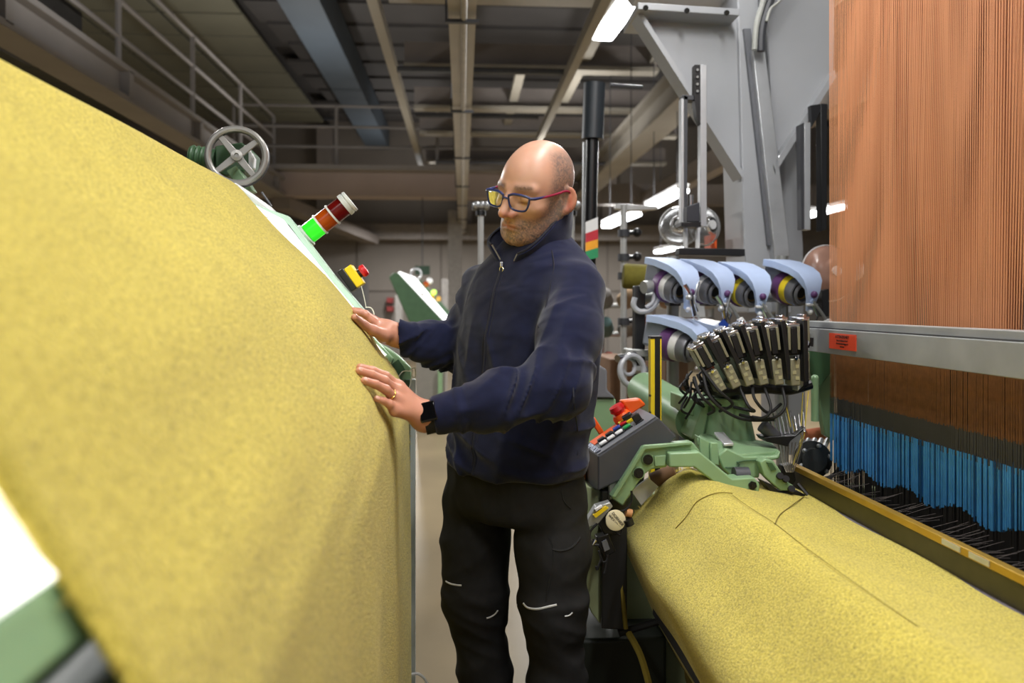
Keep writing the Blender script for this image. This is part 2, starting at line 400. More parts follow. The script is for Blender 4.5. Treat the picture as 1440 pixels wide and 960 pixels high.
# direction of the slanted table
A0 = Vector((prof[14][0], 0, prof[14][1])); A1 = Vector((prof[32][0], 0, prof[32][1]))
dn = (A1 - A0).normalized(); nr = Vector((-dn.z, 0, dn.x)); nr = nr if nr.z > 0 else -nr       # outward normal
mach = thing('inspection_machine', 'green fabric inspection machine with a slanted backlit table under the yellow web', 'machine', (-0.6, 1.15, 0))
LP = mat('backlit_white_panel', (255, 255, 255), 0.5, emit=(255, 255, 255), estr=1.25)
T = Vector((-0.603, 0, 1.632)); Bt = Vector((-0.199, 0, 1.197))
dn = (Bt - T).normalized(); nr = Vector((-dn.z, 0, dn.x)); nr = nr if nr.z > 0 else -nr
pts = [T + Vector((0, 0.16, 0)), Bt + Vector((0, 0.16, 0)), Bt + Vector((0, 2.12, 0)), T + Vector((0, 2.12, 0))]
MB().prism(pts, -nr * 0.012).build('light_panel', LP, mach, label='white glowing light panel')
# lower green rail under the panel
R0 = Bt - nr * 0.004; r1 = Vector((0.012, 0, -0.032))
MB().prism([R0 + Vector((0, 0.16, 0)), R0 + r1 + Vector((0, 0.16, 0)), R0 + r1 + Vector((0, 2.12, 0)), R0 + Vector((0, 2.12, 0))], Vector((-0.02, 0, -0.01))).build('lower_rail', GREEN, mach, bevel=0.003)
wl = [(352, 285), (395, 307), (466, 397), (509, 447), (503, 452), (458, 400), (402, 345), (358, 297)]
MB().prism([at(x, y, 2.085) for x, y in wl], (0, 0.03, 0)).build('panel_edge_strip', LP, mach, label='white glowing edge of the panel')
# the body behind the panel: a slanted green casing
def side(Y, th, name, grow=0.0):
    a = T + nr * (0.016 + grow) - dn * 0.03; b = Bt + nr * (0.010 + grow * 0.6) + dn * 0.02
    o = [a, b, Vector((b.x - 0.06, 0, b.z - 0.14)), Vector((b.x - 0.10, 0, 0.06)), Vector((a.x - 0.16, 0, 0.06)), Vector((a.x - 0.16, 0, a.z - 0.25)), a - nr * 0.10 - dn * 0.05]
    return MB().prism([Vector((p.x, Y, p.z)) for p in o], (0, th, 0)).build(name, GREEN, mach, bevel=0.004)
side(2.13, 0.05, 'side_plate', -0.01); side(0.11, 0.05, 'side_plate', -0.01)
MB().box((-0.62, 1.12, 0.55), (0.30, 1.9, 0.95)).build('lower_casing', GREEN_D, mach, bevel=0.01)
# rollers
rc = Vector((prof[52][0] - 0.055, 0, prof[52][1] + 0.03))
RC = Vector((-0.203, 0, 1.088))
MB().cyl(RC + Vector((0, 0.17, 0)), RC + Vector((0, 2.125, 0)), 0.043, 28).build('guide_roller', ALU, mach, label='pale grey guide roller')
TR = Vector((x0 - 0.075, 0, z0 - 0.105)); MB().cyl(TR + Vector((0, 0.16, 0)), TR + Vector((0, 2.12, 0)), 0.085, 28).build('top_roller', GREYP, mach)
# the roller's bearing bracket at the far end
br = [at(520, 478, 2.16), at(543, 488, 2.16), at(560, 500, 2.16), at(577, 517, 2.16), at(580, 548, 2.16), at(560, 548, 2.16), at(540, 530, 2.16)]
MB().prism(br, (0, 0.03, 0)).build('bearing_bracket', GREEN, mach, bevel=0.003)
MB().prism([at(551, 512, 2.15), at(560, 505, 2.15), at(570, 520, 2.15), at(560, 528, 2.15)], (0, 0.02, 0)).build('bracket_recess', GREEN_D, mach)
# far upright post: green with a bright strip
pa = at(579, 520, 2.15)
MB().box((pa.x + 0.003, 2.15, 0.565), (0.014, 0.03, 1.13)).build('upright_strip', mat('bright_strip', (205, 212, 208), 0.35, 0.2), mach, bevel=0.002)
MB().box((pa.x - 0.012, 2.15, 0.565), (0.014, 0.034, 1.13)).build('upright_post', GREEN_D, mach, bevel=0.002)
MB().box((pa.x - 0.01, 2.1, 0.03), (0.16, 0.12, 0.06)).build('foot', GREEN_D, mach, bevel=0.005)
# white cover and green lip near the top of the table, far side
MB().prism([at(310, 262, 2.19), at(330, 256, 2.19), at(352, 271, 2.19), at(376, 288, 2.19), at(392, 304, 2.19), at(360, 312, 2.19)], (0, 0.05, 0)).build('white_cover', WHITE, mach, bevel=0.006)
lip = [(350, 282), (366, 290), (404, 303), (420, 322), (472, 390), (512, 436), (506, 440), (462, 392), (406, 316), (352, 290)]
MB().prism([at(x, y, 2.12) for x, y in lip], (0, 0.035, 0)).build('table_edge', mat('pale_green_edge', (168, 196, 176), 0.4, var=0.04), mach, bevel=0.002)
MB().tube([at(368, 270, 2.24), at(382, 290, 2.24)], 0.003, 6).build('edge_wire', DGREY, mach)
# handwheel with its gearbox and motor
hc = at(333, 219, 2.22); hax = Vector((0.18, -1, 0.06)).normalized()
hw = MB(); hw.torus(hc, hax, 0.075, 0.009, 40, 10)
H = hw.build('handwheel', mat('grey_cast_wheel', (150, 148, 144), 0.35, 0.5, var=0.06), mach, label='grey four-spoked handwheel')
MB().torus(hc - hax * 0.016, hax, 0.077, 0.009, 40, 8).build('wheel_dark_outer_rim', DGREY, H)  # dark outer rim set just behind the wheel
u = hax.cross(Vector((0, 0, 1))).normalized(); w = u.cross(hax)
for k in range(4):
    a = math.radians(45 + 90 * k + 5); dd = u * math.cos(a) + w * math.sin(a); tt = hax.cross(dd)
    s = MB(); s.prism([hc + dd * 0.012 - tt * 0.0105, hc + dd * 0.012 + tt * 0.0105, hc + dd * 0.072 + tt * 0.0075, hc + dd * 0.072 - tt * 0.0075], -hax * 0.008); s.build('spoke', MATS['grey_cast_wheel'], H, bevel=0.002)
MB().lathe([(-0.004, 0.0), (-0.004, 0.017), (0.012, 0.015), (0.014, 0.006), (0.010, 0.005), (0.010, 0)], hc - hax * 0.004, hax, 20).build('hub', MATS['grey_cast_wheel'], H)
MB().prism([at(302, 205, 2.28), at(340, 200, 2.28), at(354, 214, 2.28), at(350, 238, 2.28), at(318, 248, 2.28), at(303, 240, 2.28)], (0, 0.10, 0)).build('gearbox', GREEN_D, mach, bevel=0.004)
MB().prism([at(318, 240, 2.26), at(332, 232, 2.26), at(356, 268, 2.26), at(340, 272, 2.26)], (0, 0.05, 0)).build('gearbox_bracket', GREEN, mach, bevel=0.003)
MB().prism([at(349, 208, 2.27), at(357, 222, 2.27), at(356, 236, 2.27), at(349, 240, 2.27)], (0, 0.03, 0)).build('gearbox_lid', WHITE, mach, bevel=0.003)
mo = MB(); ma, mb = at(268, 219, 2.3), at(304, 224, 2.3); mo.cyl(ma, mb, 0.028, 20); mo.build('motor', GREEN_D, mach)
for k in range(3): MB().torus(ma.lerp(mb, 0.1 + 0.2 * k), (mb - ma), 0.027, 0.005, 20, 6).build('motor_ring', GREEN_D, mach)
# signal tower
ta, tb = at(432, 330, 2.17), at(492, 283, 2.17); tx = (tb - ta).normalized(); LT = (tb - ta).length
tw = MB(); tw.lathe([(-0.02, 0), (-0.02, 0.033), (0.0, 0.033), (0.002, 0.03), (0.004, 0)], ta, tx); TW = tw.build('signal_tower', mat('pale_grey_plastic', (200, 204, 200), 0.4, var=0.03), mach, label='tilted signal tower, lowest lens glowing green')
segs = [('green_lens', mat('green_lens_lit', (40, 220, 40), 0.2, emit=(50, 235, 40), estr=0.6)), ('amber_lens', mat('amber_lens', (150, 62, 8), 0.18, var=0.2)), ('red_lens', mat('red_lens', (92, 12, 10), 0.15, var=0.2))]
for k, (nm, mm) in enumerate(segs):
    b0 = ta + tx * (0.004 + k * LT * 0.29); h = LT * 0.26
    MB().lathe([(0, 0), (0, 0.0275), (h, 0.0275), (h, 0)], b0, tx).build(nm, mm, TW)
    MB().lathe([(h, 0), (h, 0.031), (h + 0.005, 0.031), (h + 0.005, 0)], b0, tx).build('ring', MATS['pale_grey_plastic'], TW)
h = 0.004 + LT * 0.87; MB().lathe([(h, 0), (h, 0.031), (h + 0.006, 0.031), (h + 0.007, 0.029), (h + 0.010, 0.029), (h + 0.011, 0.031), (h + 0.018, 0.03), (h + 0.019, 0)], ta, tx).build('cap', MATS['pale_grey_plastic'], TW)
# emergency stop box
ea, eb = at(480, 378, 2.16), at(500, 406, 2.16); ed = (eb - ea).normalized(); en = Vector((-ed.z, 0, ed.x)); en = en if en.z > 0 else -en
ES = MB().prism([ea - en * 0.014, eb - en * 0.014, eb + en * 0.004, ea + en * 0.004], (0, 0.05, 0)).build('emergency_stop', BLACK, mach, bevel=0.002, label='emergency stop with a black base')
MB().prism([ea + en * 0.004 + ed * 0.004, eb + en * 0.004, eb + en * 0.028, ea + en * 0.028 + ed * 0.004], (0, 0.046, 0)).build('yellow_box', YEL, ES, bevel=0.003)
ec = ea.lerp(eb, 0.55) + en * 0.028 + Vector((0, 0.02, 0))
MB().lathe([(0, 0), (0, 0.009), (0.008, 0.009), (0.008, 0.015), (0.014, 0.018), (0.024, 0.016), (0.026, 0)], ec, en, 20).build('red_button', RED, ES)
MB().lathe([(0, 0.0), (0, 0.012), (0.008, 0.012), (0.008, 0)], ec, en, 16).build('button_collar', BLACK, ES)
STR = mat('white_string', (226, 224, 206), 0.8)
MB().tube(spline([at(508, 402, 2.16), at(512, 418, 2.16), at(515, 433, 2.16)]), 0.0012, 5).build('pull_cord', STR, mach)
MB().tube(spline([at(514, 432, 2.15), at(522, 433, 2.15), at(526, 442, 2.15), at(520, 448, 2.15)]), 0.0016, 5).build('pull_cord_loop', STR, mach)
s_ = MB(); s_.tube(spline([at(580, 520, 2.1), at(577, 540, 2.1), at(571, 556, 2.1)]), 0.0016, 5)
s_.tube(spline([at(575, 522, 2.12), at(583, 517, 2.12), at(584, 530, 2.12), at(578, 528, 2.12)]), 0.0016, 5); s_.tube(spline([at(560, 530, 2.08), at(567, 522, 2.08), at(578, 522, 2.08)]), 0.0014, 5)
s_.build('tied_string', STR, mach)
MB().tube(spline([at(578, 948, 2.1), at(590, 948, 2.1), at(600, 962, 2.1), at(590, 985, 2.1)]), 0.004, 6).build('foot_cable', WHITE, mach)
# ------------------------------------------------------------------ the loom on the right
LY = 2.12                       # far selvedge of the woven cloth
loom = thing('weaving_loom', 'green jacquard weaving loom carrying the yellow cloth on the right', 'loom', (0.9, 1.0, 0))
cp = [(0.62, 0.30), (0.535, 0.46), (0.47, 0.60), (0.432, 0.68), (0.428, 0.71), (0.445, 0.745), (0.49, 0.79), (0.535, 0.842), (0.568, 0.872), (0.60, 0.885), (0.635, 0.884), (0.67, 0.877), (0.78, 0.853), (0.925, 0.826)]
cprof = [(p.x, p.z) for p in spline([(x, 0, z) for x, z in cp], 5)]
cl = MB(); CN = len(cprof); NY = 70; Y0, Y1 = -0.35, LY
for j in range(NY + 1):
    Y = Y0 + (Y1 - Y0) * j / NY; e = max(0, (Y - (LY - 0.10)) / 0.10)
    for i, (x, z) in enumerate(cprof):
        b = math.exp(-((x - 0.53) / 0.07) ** 2) if z > 0.7 else 0
        dz = 0.014 * b * math.sin(math.pi * min(1, e * 1.2)) - 0.006 * b * e
        wob = 0.0015 * math.sin(Y * 13 + i * 0.4)
        cl.v.append((x + wob - 0.006 * b * e, Y + (0.006 * math.sin(i * 0.7) if j == NY else 0), z + wob + dz))
for j in range(NY):
    for i in range(CN - 1):
        a = j * CN + i; cl.f.append((a, a + 1, a + CN + 1, a + CN))
co = cl.build('woven_yellow_cloth', BOUCLE, angle=80)
q = co.modifiers.new('thickness', 'SOLIDIFY'); q.thickness = 0.004; q.offset = -1
tag(co, 'newly woven yellow boucle cloth running from the reed over the front beam of the loom', 'fabric')
fz = MB(); random.seed(5)
for k in range(420):
    i = random.uniform(15, CN - 8); i0 = int(i); t_ = i - i0
    x = cprof[i0][0] * (1 - t_) + cprof[i0 + 1][0] * t_; z = cprof[i0][1] * (1 - t_) + cprof[i0 + 1][1] * t_
    L = random.uniform(0.004, 0.014); p = Vector((x, LY - 0.003, z + 0.001)); fz.tube([p, p + Vector((random.uniform(-.5, .5) * L, L, random.uniform(-.3, .8) * L))], [0.0008, 0.0003], 3, False)
fz.build('selvedge_fuzz', YARN, co, kind='stuff', smooth=False)
def cloth_z(x, Y=1.0):
    for i in range(len(cprof) - 1):
        (a, za), (b, zb) = cprof[i], cprof[i + 1]
        if za > 0.7 and a <= x <= b: return za + (zb - za) * (x - a) / (b - a)
    return 0.85
def thread_on(pts, nm):
    P = []
    for px, py in pts:
        d = cam_ray(px, py); t = 0.6
        while t < 3:                                  # where this sight line meets the cloth
            p = O + d * t
            if p.z < cloth_z(p.x) + 0.002 and p.x > 0.44: break
            t += 0.004
        P.append((p.x, p.y, cloth_z(p.x) + 0.0025))
    MB().tube(spline(P, 6), 0.0006 if nm == 'fold_line' else 0.0012, 5).build(nm, DYARN, co)
thread_on([(950, 744), (965, 727), (978, 708), (995, 698), (1012, 693), (1030, 694)], 'loose_thread')
thread_on([(1090, 737), (1096, 725), (1112, 712), (1130, 699)], 'loose_thread')
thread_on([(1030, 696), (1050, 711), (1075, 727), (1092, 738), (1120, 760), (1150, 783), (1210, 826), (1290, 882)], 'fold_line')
# front: beam, dark underside, take-up roll
MB().cyl((0.582, -0.35, 0.80), (0.582, 2.10, 0.80), 0.05, 24).build('breast_beam', DGREY, loom)
MB().box((0.80, 0.86, 0.70), (0.36, 2.42, 0.16)).build('cloth_table', DGREY, loom, bevel=0.01)
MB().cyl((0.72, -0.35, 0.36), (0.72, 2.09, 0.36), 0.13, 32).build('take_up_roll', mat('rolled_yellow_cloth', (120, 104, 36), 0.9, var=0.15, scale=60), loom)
MB().box((0.52, 0.9, 0.56), (0.05, 2.3, 0.08)).build('front_rail', RUBBER, loom, bevel=0.004)
MB().box((0.985, 2.27, 0.40), (1.09, 0.08, 0.80)).build('side_frame', OLIVE, loom, bevel=0.01)
MB().box((1.0, 0.9, 0.25), (0.7, 2.6, 0.42)).build('lower_casing', DGREY, loom, bevel=0.01)
# reed: gold top bar, dark face, warp strip in front
GOLD = mat('brass_bar', (186, 150, 58), 0.35, 0.55, var=0.1)
MB().box((0.912, 0.94, 0.884), (0.018, 2.42, 0.016)).build('reed_top_bar', GOLD, loom, bevel=0.002)
MB().box((0.918, 0.94, 0.852), (0.016, 2.42, 0.058)).build('reed_face', mat('dark_olive_reed', (62, 58, 40), 0.5, var=0.15, scale=30), loom)
MB().box((0.90, 0.94, 0.823), (0.03, 2.42, 0.012)).build('reed_base', mat('greyish_violet_warp', (112, 104, 108), 0.7, var=0.1), loom)
for yy in (1.42, 1.34):
    MB().box((0.9025, yy, 0.8845), (0.002, 0.055, 0.010)).build('bar_plate', STEEL, loom)
random.seed(11)
wp = MB()
for k in range(330):
    y = 2.13 - k * 0.0073; wp.tube([(0.925, y, 0.855), (1.03, y + random.uniform(-.004, .004), 0.80 + random.uniform(0, 0.09))], 0.0008, 3, False)
wp.build('warp_threads', mat('dark_warp', (58, 50, 46), 0.8), loom, kind='stuff', smooth=False)
MB().prism([(1.20, 2.28, 0.70), (1.20, 2.28, 1.20), (1.75, 2.28, 1.10), (1.75, 2.28, 0.70)], (0, -2.45, 0)).build('rear_warp_sheet', mat('dark_brown_warp', (46, 38, 32), 0.85, var=0.25, scale=70), loom)
MB().box((1.16, 0.9, 0.69), (0.30, 2.5, 0.05)).build('warp_bed', RUBBER, loom)

# ------------------------------------------------------------------ harness: orange cords, bar, blue heddles
HX = 1.075; HY1 = 2.27; HY0 = -0.15
CORD = [mat('orange_cord', (190, 120, 80), 0.6, var=0.1, scale=4), mat('lit_orange_cord', (220, 154, 110), 0.6, var=0.06, scale=4), mat('shaded_orange_cord', (150, 84, 50), 0.65, var=0.1, scale=4), mat('bar_shaded_cord', (122, 78, 42), 0.65, var=0.2, scale=60)]  # lit and shaded tones of the same cord, light put into the colour
har = thing('jacquard_harness', 'tall curtain of fine orange harness cords above the loom, blue heddles below', 'harness', (1.2, 1.0, 0.75))
random.seed(21)
def cords(rows, z0, z1, r, step, fan):
    mbs = MB()
    for k in range(rows):
        x = HX + k * (0.022 if fan else 0.007) + (0 if fan else random.uniform(-.003, .003))
        n = int((HY1 - HY0) / step)
        for i in range(n):
            y = HY1 - (i + (0 if fan else (k % 2) * 0.5)) * step + random.uniform(-.0006, .0006) * (1 if fan else 2.2)
            if fan:
                # the upper end of each cord goes to its own hook: blocks of cords slant one way or the other
                s_ = (HY1 - y)
                blk = (k - 3.5) * (0.020 * math.exp(-((s_ - 0.46) / 0.13) ** 2) + 0.024 * math.exp(-((s_ - 0.86) / 0.12) ** 2) + 0.02 * math.exp(-((s_ - 1.5) / 0.2) ** 2)) + 0.012 * math.sin(s_ * 5)
                a, b = Vector((x, y, z0)), Vector((x + k * 0.01, y + blk + 0.004, z1))
            else:
                a, b = Vector((x, y, z0 - random.uniform(0, 0.002))), Vector((x, y, z1))
            mbs.tube([a, b], r, 3, False)
    return mbs
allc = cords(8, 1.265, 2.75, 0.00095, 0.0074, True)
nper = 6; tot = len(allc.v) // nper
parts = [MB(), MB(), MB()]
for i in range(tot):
    row = i // int((HY1 - HY0) / 0.0074); k = (1, 1, 0, 0, 2, 2, 2, 2)[min(row, 7)]  # front rows painted lighter, rear rows darker, as depth shade
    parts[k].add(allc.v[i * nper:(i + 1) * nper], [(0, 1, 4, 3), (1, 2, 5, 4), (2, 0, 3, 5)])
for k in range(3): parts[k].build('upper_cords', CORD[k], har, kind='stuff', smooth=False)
cords(4, 1.06, 1.20, 0.0013, 0.0074, False).build('lower_cords', CORD[3], har, kind='stuff', smooth=False)  # darker brown paints in the shade under the bar
cords(8, 1.0, 1.063, 0.0014, 0.0074, False).build('grey_couplings', mat('dark_grey_coupling', (66, 66, 68), 0.6, var=0.15), har, kind='stuff', smooth=False)
BLUEH = mat('blue_heddle', (84, 168, 232), 0.45, var=0.14, scale=25); BLUED = mat('dark_blue_heddle', (36, 88, 134), 0.5, var=0.15, scale=25)
bl_, bd_, bk_ = MB(), MB(), MB()
for k in range(4):
    for i in range(int((HY1 - HY0) / 0.0074)):
        y = HY1 - (i + (k % 2) * 0.5) * 0.0074 + random.uniform(-.0009, .0009); x = HX + k * 0.011
        x += random.uniform(-.003, .003); zb = 0.865 + 0.012 * math.sin(y * 31) + random.uniform(0, 0.008) + 0.018 * (HY1 - y)
        (bl_ if random.random() < 0.86 else bd_).tube([(x, y, zb), (x, y, 1.012)], 0.0019, 4, False)
        bk_.tube([(x, y, 0.72), (x, y, zb + 0.005)], 0.0011, 3, False)
bl_.build('blue_heddles', BLUEH, har, kind='stuff', smooth=False); bd_.build('dark_heddles', BLUED, har, kind='stuff', smooth=False)
bk_.build('black_heddle_wires', mat('black_wire', (30, 27, 25), 0.6, var=0.2), har, kind='stuff', smooth=False)
# comber bar with the orange warning label
bar = thing('harness_bar', 'long bare aluminium bar across the orange cords with an orange warning label', 'bar', (1.02, 1.0, 1.2))
RAWALU = mat('raw_aluminium', (176, 178, 178), 0.45, 0.55, var=0.12, scale=9, bump=0.1, bscale=60)
MB().prism([(1.0, 2.30, 1.196), (1.0, 2.30, 1.262), (1.008, 2.30, 1.264), (1.008, 2.30, 1.282), (1.055, 2.30, 1.282), (1.055, 2.30, 1.196)], (0, -2.5, 0)).build('bar_body', RAWALU, bar, bevel=0.0015)
MB().box((1.0045, 1.05, 1.2645), (0.006, 2.5, 0.003)).build('bar_groove', DGREY, bar)
la, lb = onx(1166, 467, 0.999), onx(1204, 495, 0.999)
lc = (la + lb) / 2; LW = abs(la.y - lb.y); LH = abs(la.z - lb.z) * 0.92
lab = MB().box((0.9992, lc.y, lc.z), (0.001, LW, LH)).build('warning_label', mat('orange_label', (240, 84, 52), 0.5, var=0.03), bar, label='orange warning label')
INK = mat('black_ink', (28, 16, 16), 0.6)
def on_bar(dy, dz): return frame((0.9984, lc.y + dy, lc.z + dz), (0, -1, 0), (0, 0, 1))
text('ATTENZIONE !', LH * 0.27, on_bar(0, LH * 0.30), INK, lab)
for k, s_ in enumerate(('Prima di effettuare lavori', 'di manutenzione leggere le', 'istruzioni')):
    text(s_, LH * 0.145, on_bar(0, LH * (0.06 - 0.19 * k)), INK, lab)
MB().cyl((0.998, 2.26, 1.245), (0.985, 2.26, 1.245), 0.011, 12).build('end_bolt', CHROME, bar)
for k in range(4): MB().cyl((0.999, 2.235 - k * 0.006, 1.21), (0.999, 2.233 - k * 0.006, 1.235), 0.0014, 4).build('pen_mark', INK, bar)
MB().box((1.03, 2.36, 1.245), (0.03, 0.10, 0.06)).build('bar_end_plate', STEEL, bar, bevel=0.002)
# support brackets of the bar (dark green plates)
MB().prism([at(1138, 490, 2.38), at(1172, 495, 2.38), at(1172, 520, 2.38), at(1150, 548, 2.38), at(1138, 520, 2.38)], (0, 0.03, 0)).build('bar_bracket', GREEN_D, loom, bevel=0.003)
MB().prism([at(1150, 548, 2.42), at(1174, 510, 2.42), at(1174, 620, 2.42), at(1160, 612, 2.42)], (0, 0.03, 0)).build('harness_side_plate', GREEN, loom, bevel=0.003)
MB().tube([at(1146, 532, 2.2), at(1146, 592, 2.2)], [0.011, 0.011], 12).build('guide_rod', GREEN, loom)
MB().ball(at(1146, 532, 2.2), 0.011).build('guide_rod_end', GREEN, loom)
MB().cyl(at(1133, 612, 2.5), at(1178, 606, 2.5), 0.02, 14).build('orange_tipped_rod', mat('copper_rod', (206, 120, 84), 0.4, 0.3), loom)
for k in range(4): MB().cyl(at(1137 + k * 9, 618, 2.46), at(1131 + k * 9, 632, 2.40), 0.008, 8).build('grey_pin', STEEL, loom)
# dark round gear housing between reed and head
gc = at(1147, 648, 2.28)
gh = MB().lathe([(0, 0), (0, 0.055), (0.02, 0.055), (0.022, 0.035), (0.05, 0.034), (0.052, 0)], gc + Vector((0, 0.03, 0)), (-0.2, -1, 0.1), 28).build('gear_housing', mat('dark_machine_metal', (66, 68, 66), 0.4, 0.4), loom)
for a in range(6):
    aa = a * math.pi / 3 + .3; MB().ball(gc + Vector((0.045 * math.cos(aa), 0.0, 0.045 * math.sin(aa))), 0.007).build('bolt', STEEL, loom)
MB().torus(gc + Vector((0, -0.015, 0.02)), (-0.2, -1, 0.1), 0.07, 0.006, 24, 6, 0, math.pi).build('gear_arch', DGREY, loom)

# ------------------------------------------------------------------ green selvedge arm, head casting
def P(pxs, Y): return [at(x, y, Y) for x, y in pxs]
AY = 2.0
arm = thing('cloth_edge_support', 'bent pale green arm bolted across the far edge of the woven cloth', 'machine arm', at(1000, 700, AY))
MB().prism(P([(859, 700), (904, 628), (975, 622), (986, 636), (942, 637), (938, 657), (916, 660), (905, 668), (876, 712)], AY), (0, 0.045, 0)).build('left_arm_plate', GREEN, arm, bevel=0.004)
MB().prism(P([(902, 630), (906, 626), (974, 621), (974, 625), (908, 632), (866, 700), (860, 698)], AY - 0.012), (0, 0.012, 0)).build('arm_flange', GREEN, arm, bevel=0.002)
MB().prism(P([(941, 637), (984, 635), (1030, 673), (1061, 671), (1069, 681), (1068, 691), (1060, 695), (1024, 693), (976, 657), (941, 657)], AY - 0.03), (0, 0.055, 0)).build('right_arm_plate', GREEN, arm, bevel=0.004)
BOLT = mat('black_bolt', (34, 34, 36), 0.4, 0.5)
for x, y in ((911, 646), (898, 665)):
    MB().lathe([(0, 0), (0, 0.0125), (0.004, 0.0125), (0.004, 0.0075), (0.006, 0.007), (0.006, 0)], at(x, y, AY - 0.004), (0, -1, 0), 18).build('bolt', BOLT, arm)
    MB().torus(at(x, y, AY - 0.002), (0, 1, 0), 0.0145, 0.002, 20, 6).build('bolt_ring', GREEN, arm)
MB().lathe([(0, 0), (0, 0.011), (0.004, 0.011), (0.004, 0.006), (0.006, 0.006), (0.006, 0)], at(1058, 682, AY - 0.031), (0, -1, 0), 6).build('bolt', BOLT, arm)
MB().cyl(at(1032, 668, 2.02), at(1052, 668, 2.02), 0.021, 20).build('tension_cylinder', DGREY, arm)
MB().prism(P([(920, 641), (937, 640), (936, 655), (921, 656)], AY - 0.006), (0, 0.01, 0)).build('arm_web', GREEN, arm, bevel=0.002)
head = thing('loom_head', 'pale green cast head carrying the fan of black modules beside the harness', 'machine head', at(1040, 640, 2.12))
MB().prism(P([(1022, 630), (1047, 642), (1092, 641), (1098, 634), (1096, 645), (1070, 652), (1068, 672), (1030, 672), (1016, 658), (1010, 640)], 2.04), (0, 0.14, 0)).build('head_block', GREEN, head, bevel=0.004)
MB().prism(P([(984, 614), (999, 622), (999, 652), (984, 640)], 2.05), (0, 0.05, 0)).build('head_step', GREEN, head, bevel=0.003)
MB().prism(P([(999, 622), (1010, 622), (1012, 655), (999, 652)], 2.04), (0, 0.06, 0)).build('head_rib', GREEN, head, bevel=0.003)
tp = [at(980, 615, 2.06), at(1020, 642, 2.04), at(1097, 633, 2.06), at(1086, 622, 2.22), at(1030, 612, 2.24), at(985, 608, 2.2)]
MB().prism(tp, (0, 0, -0.02)).build('head_top', GREEN, head, bevel=0.004)
MB().prism([at(1004, 611, 2.1), at(1018, 628, 2.05), at(1032, 627, 2.05), at(1018, 611, 2.12)], (0, 0, 0.008)).build('steel_slide', STEEL, head, bevel=0.002)
MB().lathe([(0, 0.088), (0.03, 0.082), (0.13, 0.06), (0.19, 0.055), (0.19, 0)], at(1018, 618, 2.24), (0.0, 0.02, 1), 32).build('head_cone', GREEN, head)
MB().prism(P([(972, 618), (992, 560), (1000, 558), (990, 618)], 2.18), (0, 0.14, 0)).build('head_side_rib', GREEN, head, bevel=0.006)
MB().prism(P([(958, 556), (978, 563), (976, 586), (958, 578)], 2.2), (0, 0.12, 0)).build('valve_block', GREEN, head, bevel=0.004)
MB().prism(P([(992, 560), (1050, 562), (1048, 574), (990, 570)], 2.16), (0, 0.06, 0)).build('head_crossbar', GREEN, head, bevel=0.004)
MB().cyl(at(978, 592, 2.3), at(906, 548, 2.75), 0.062, 28).build('head_tube', GREEN, head)
MB().tube(P([(1020, 657), (1036, 657), (1040, 653), (1036, 650), (1046, 648), (1066, 647)], 2.037), 0.0018, 5).build('parting_line', GREEN_D, head)
# cloth clamp (temple) to the right
tem = thing('cloth_clamp', 'small green and black clamp holding the cloth edge beside the brass bar', 'clamp', at(1100, 685, 2.02))
MB().prism(P([(1069, 650), (1076, 645), (1088, 648), (1098, 662), (1102, 674), (1117, 683), (1112, 690), (1098, 690), (1084, 678), (1074, 668)], 2.0), (0, 0.035, 0)).build('clamp_body', GREEN, tem, bevel=0.003)
MB().prism(P([(1078, 650), (1086, 651), (1092, 660), (1085, 662)], 1.996), (0, 0.005, 0)).build('clamp_slot', GREEN_D, tem)
MB().prism(P([(1072, 676), (1086, 682), (1098, 692), (1118, 690), (1134, 696), (1130, 699), (1105, 699), (1084, 692)], 2.0), (0, 0.04, 0)).build('clamp_foot', BLACK, tem, bevel=0.002)
MB().tube([at(1122, 680, 2.0), at(1136, 696, 1.98)], 0.005, 6).build('clamp_finger', BLACK, tem)
for x, y in ((1096, 670), (1104, 674), (1112, 688)): MB().lathe([(0, 0), (0, 0.009), (0.008, 0.009), (0.008, 0.005), (0.008, 0)], at(x, y, 1.995), (0, -1, 0.6), 14).build('clamp_screw', BOLT, tem)

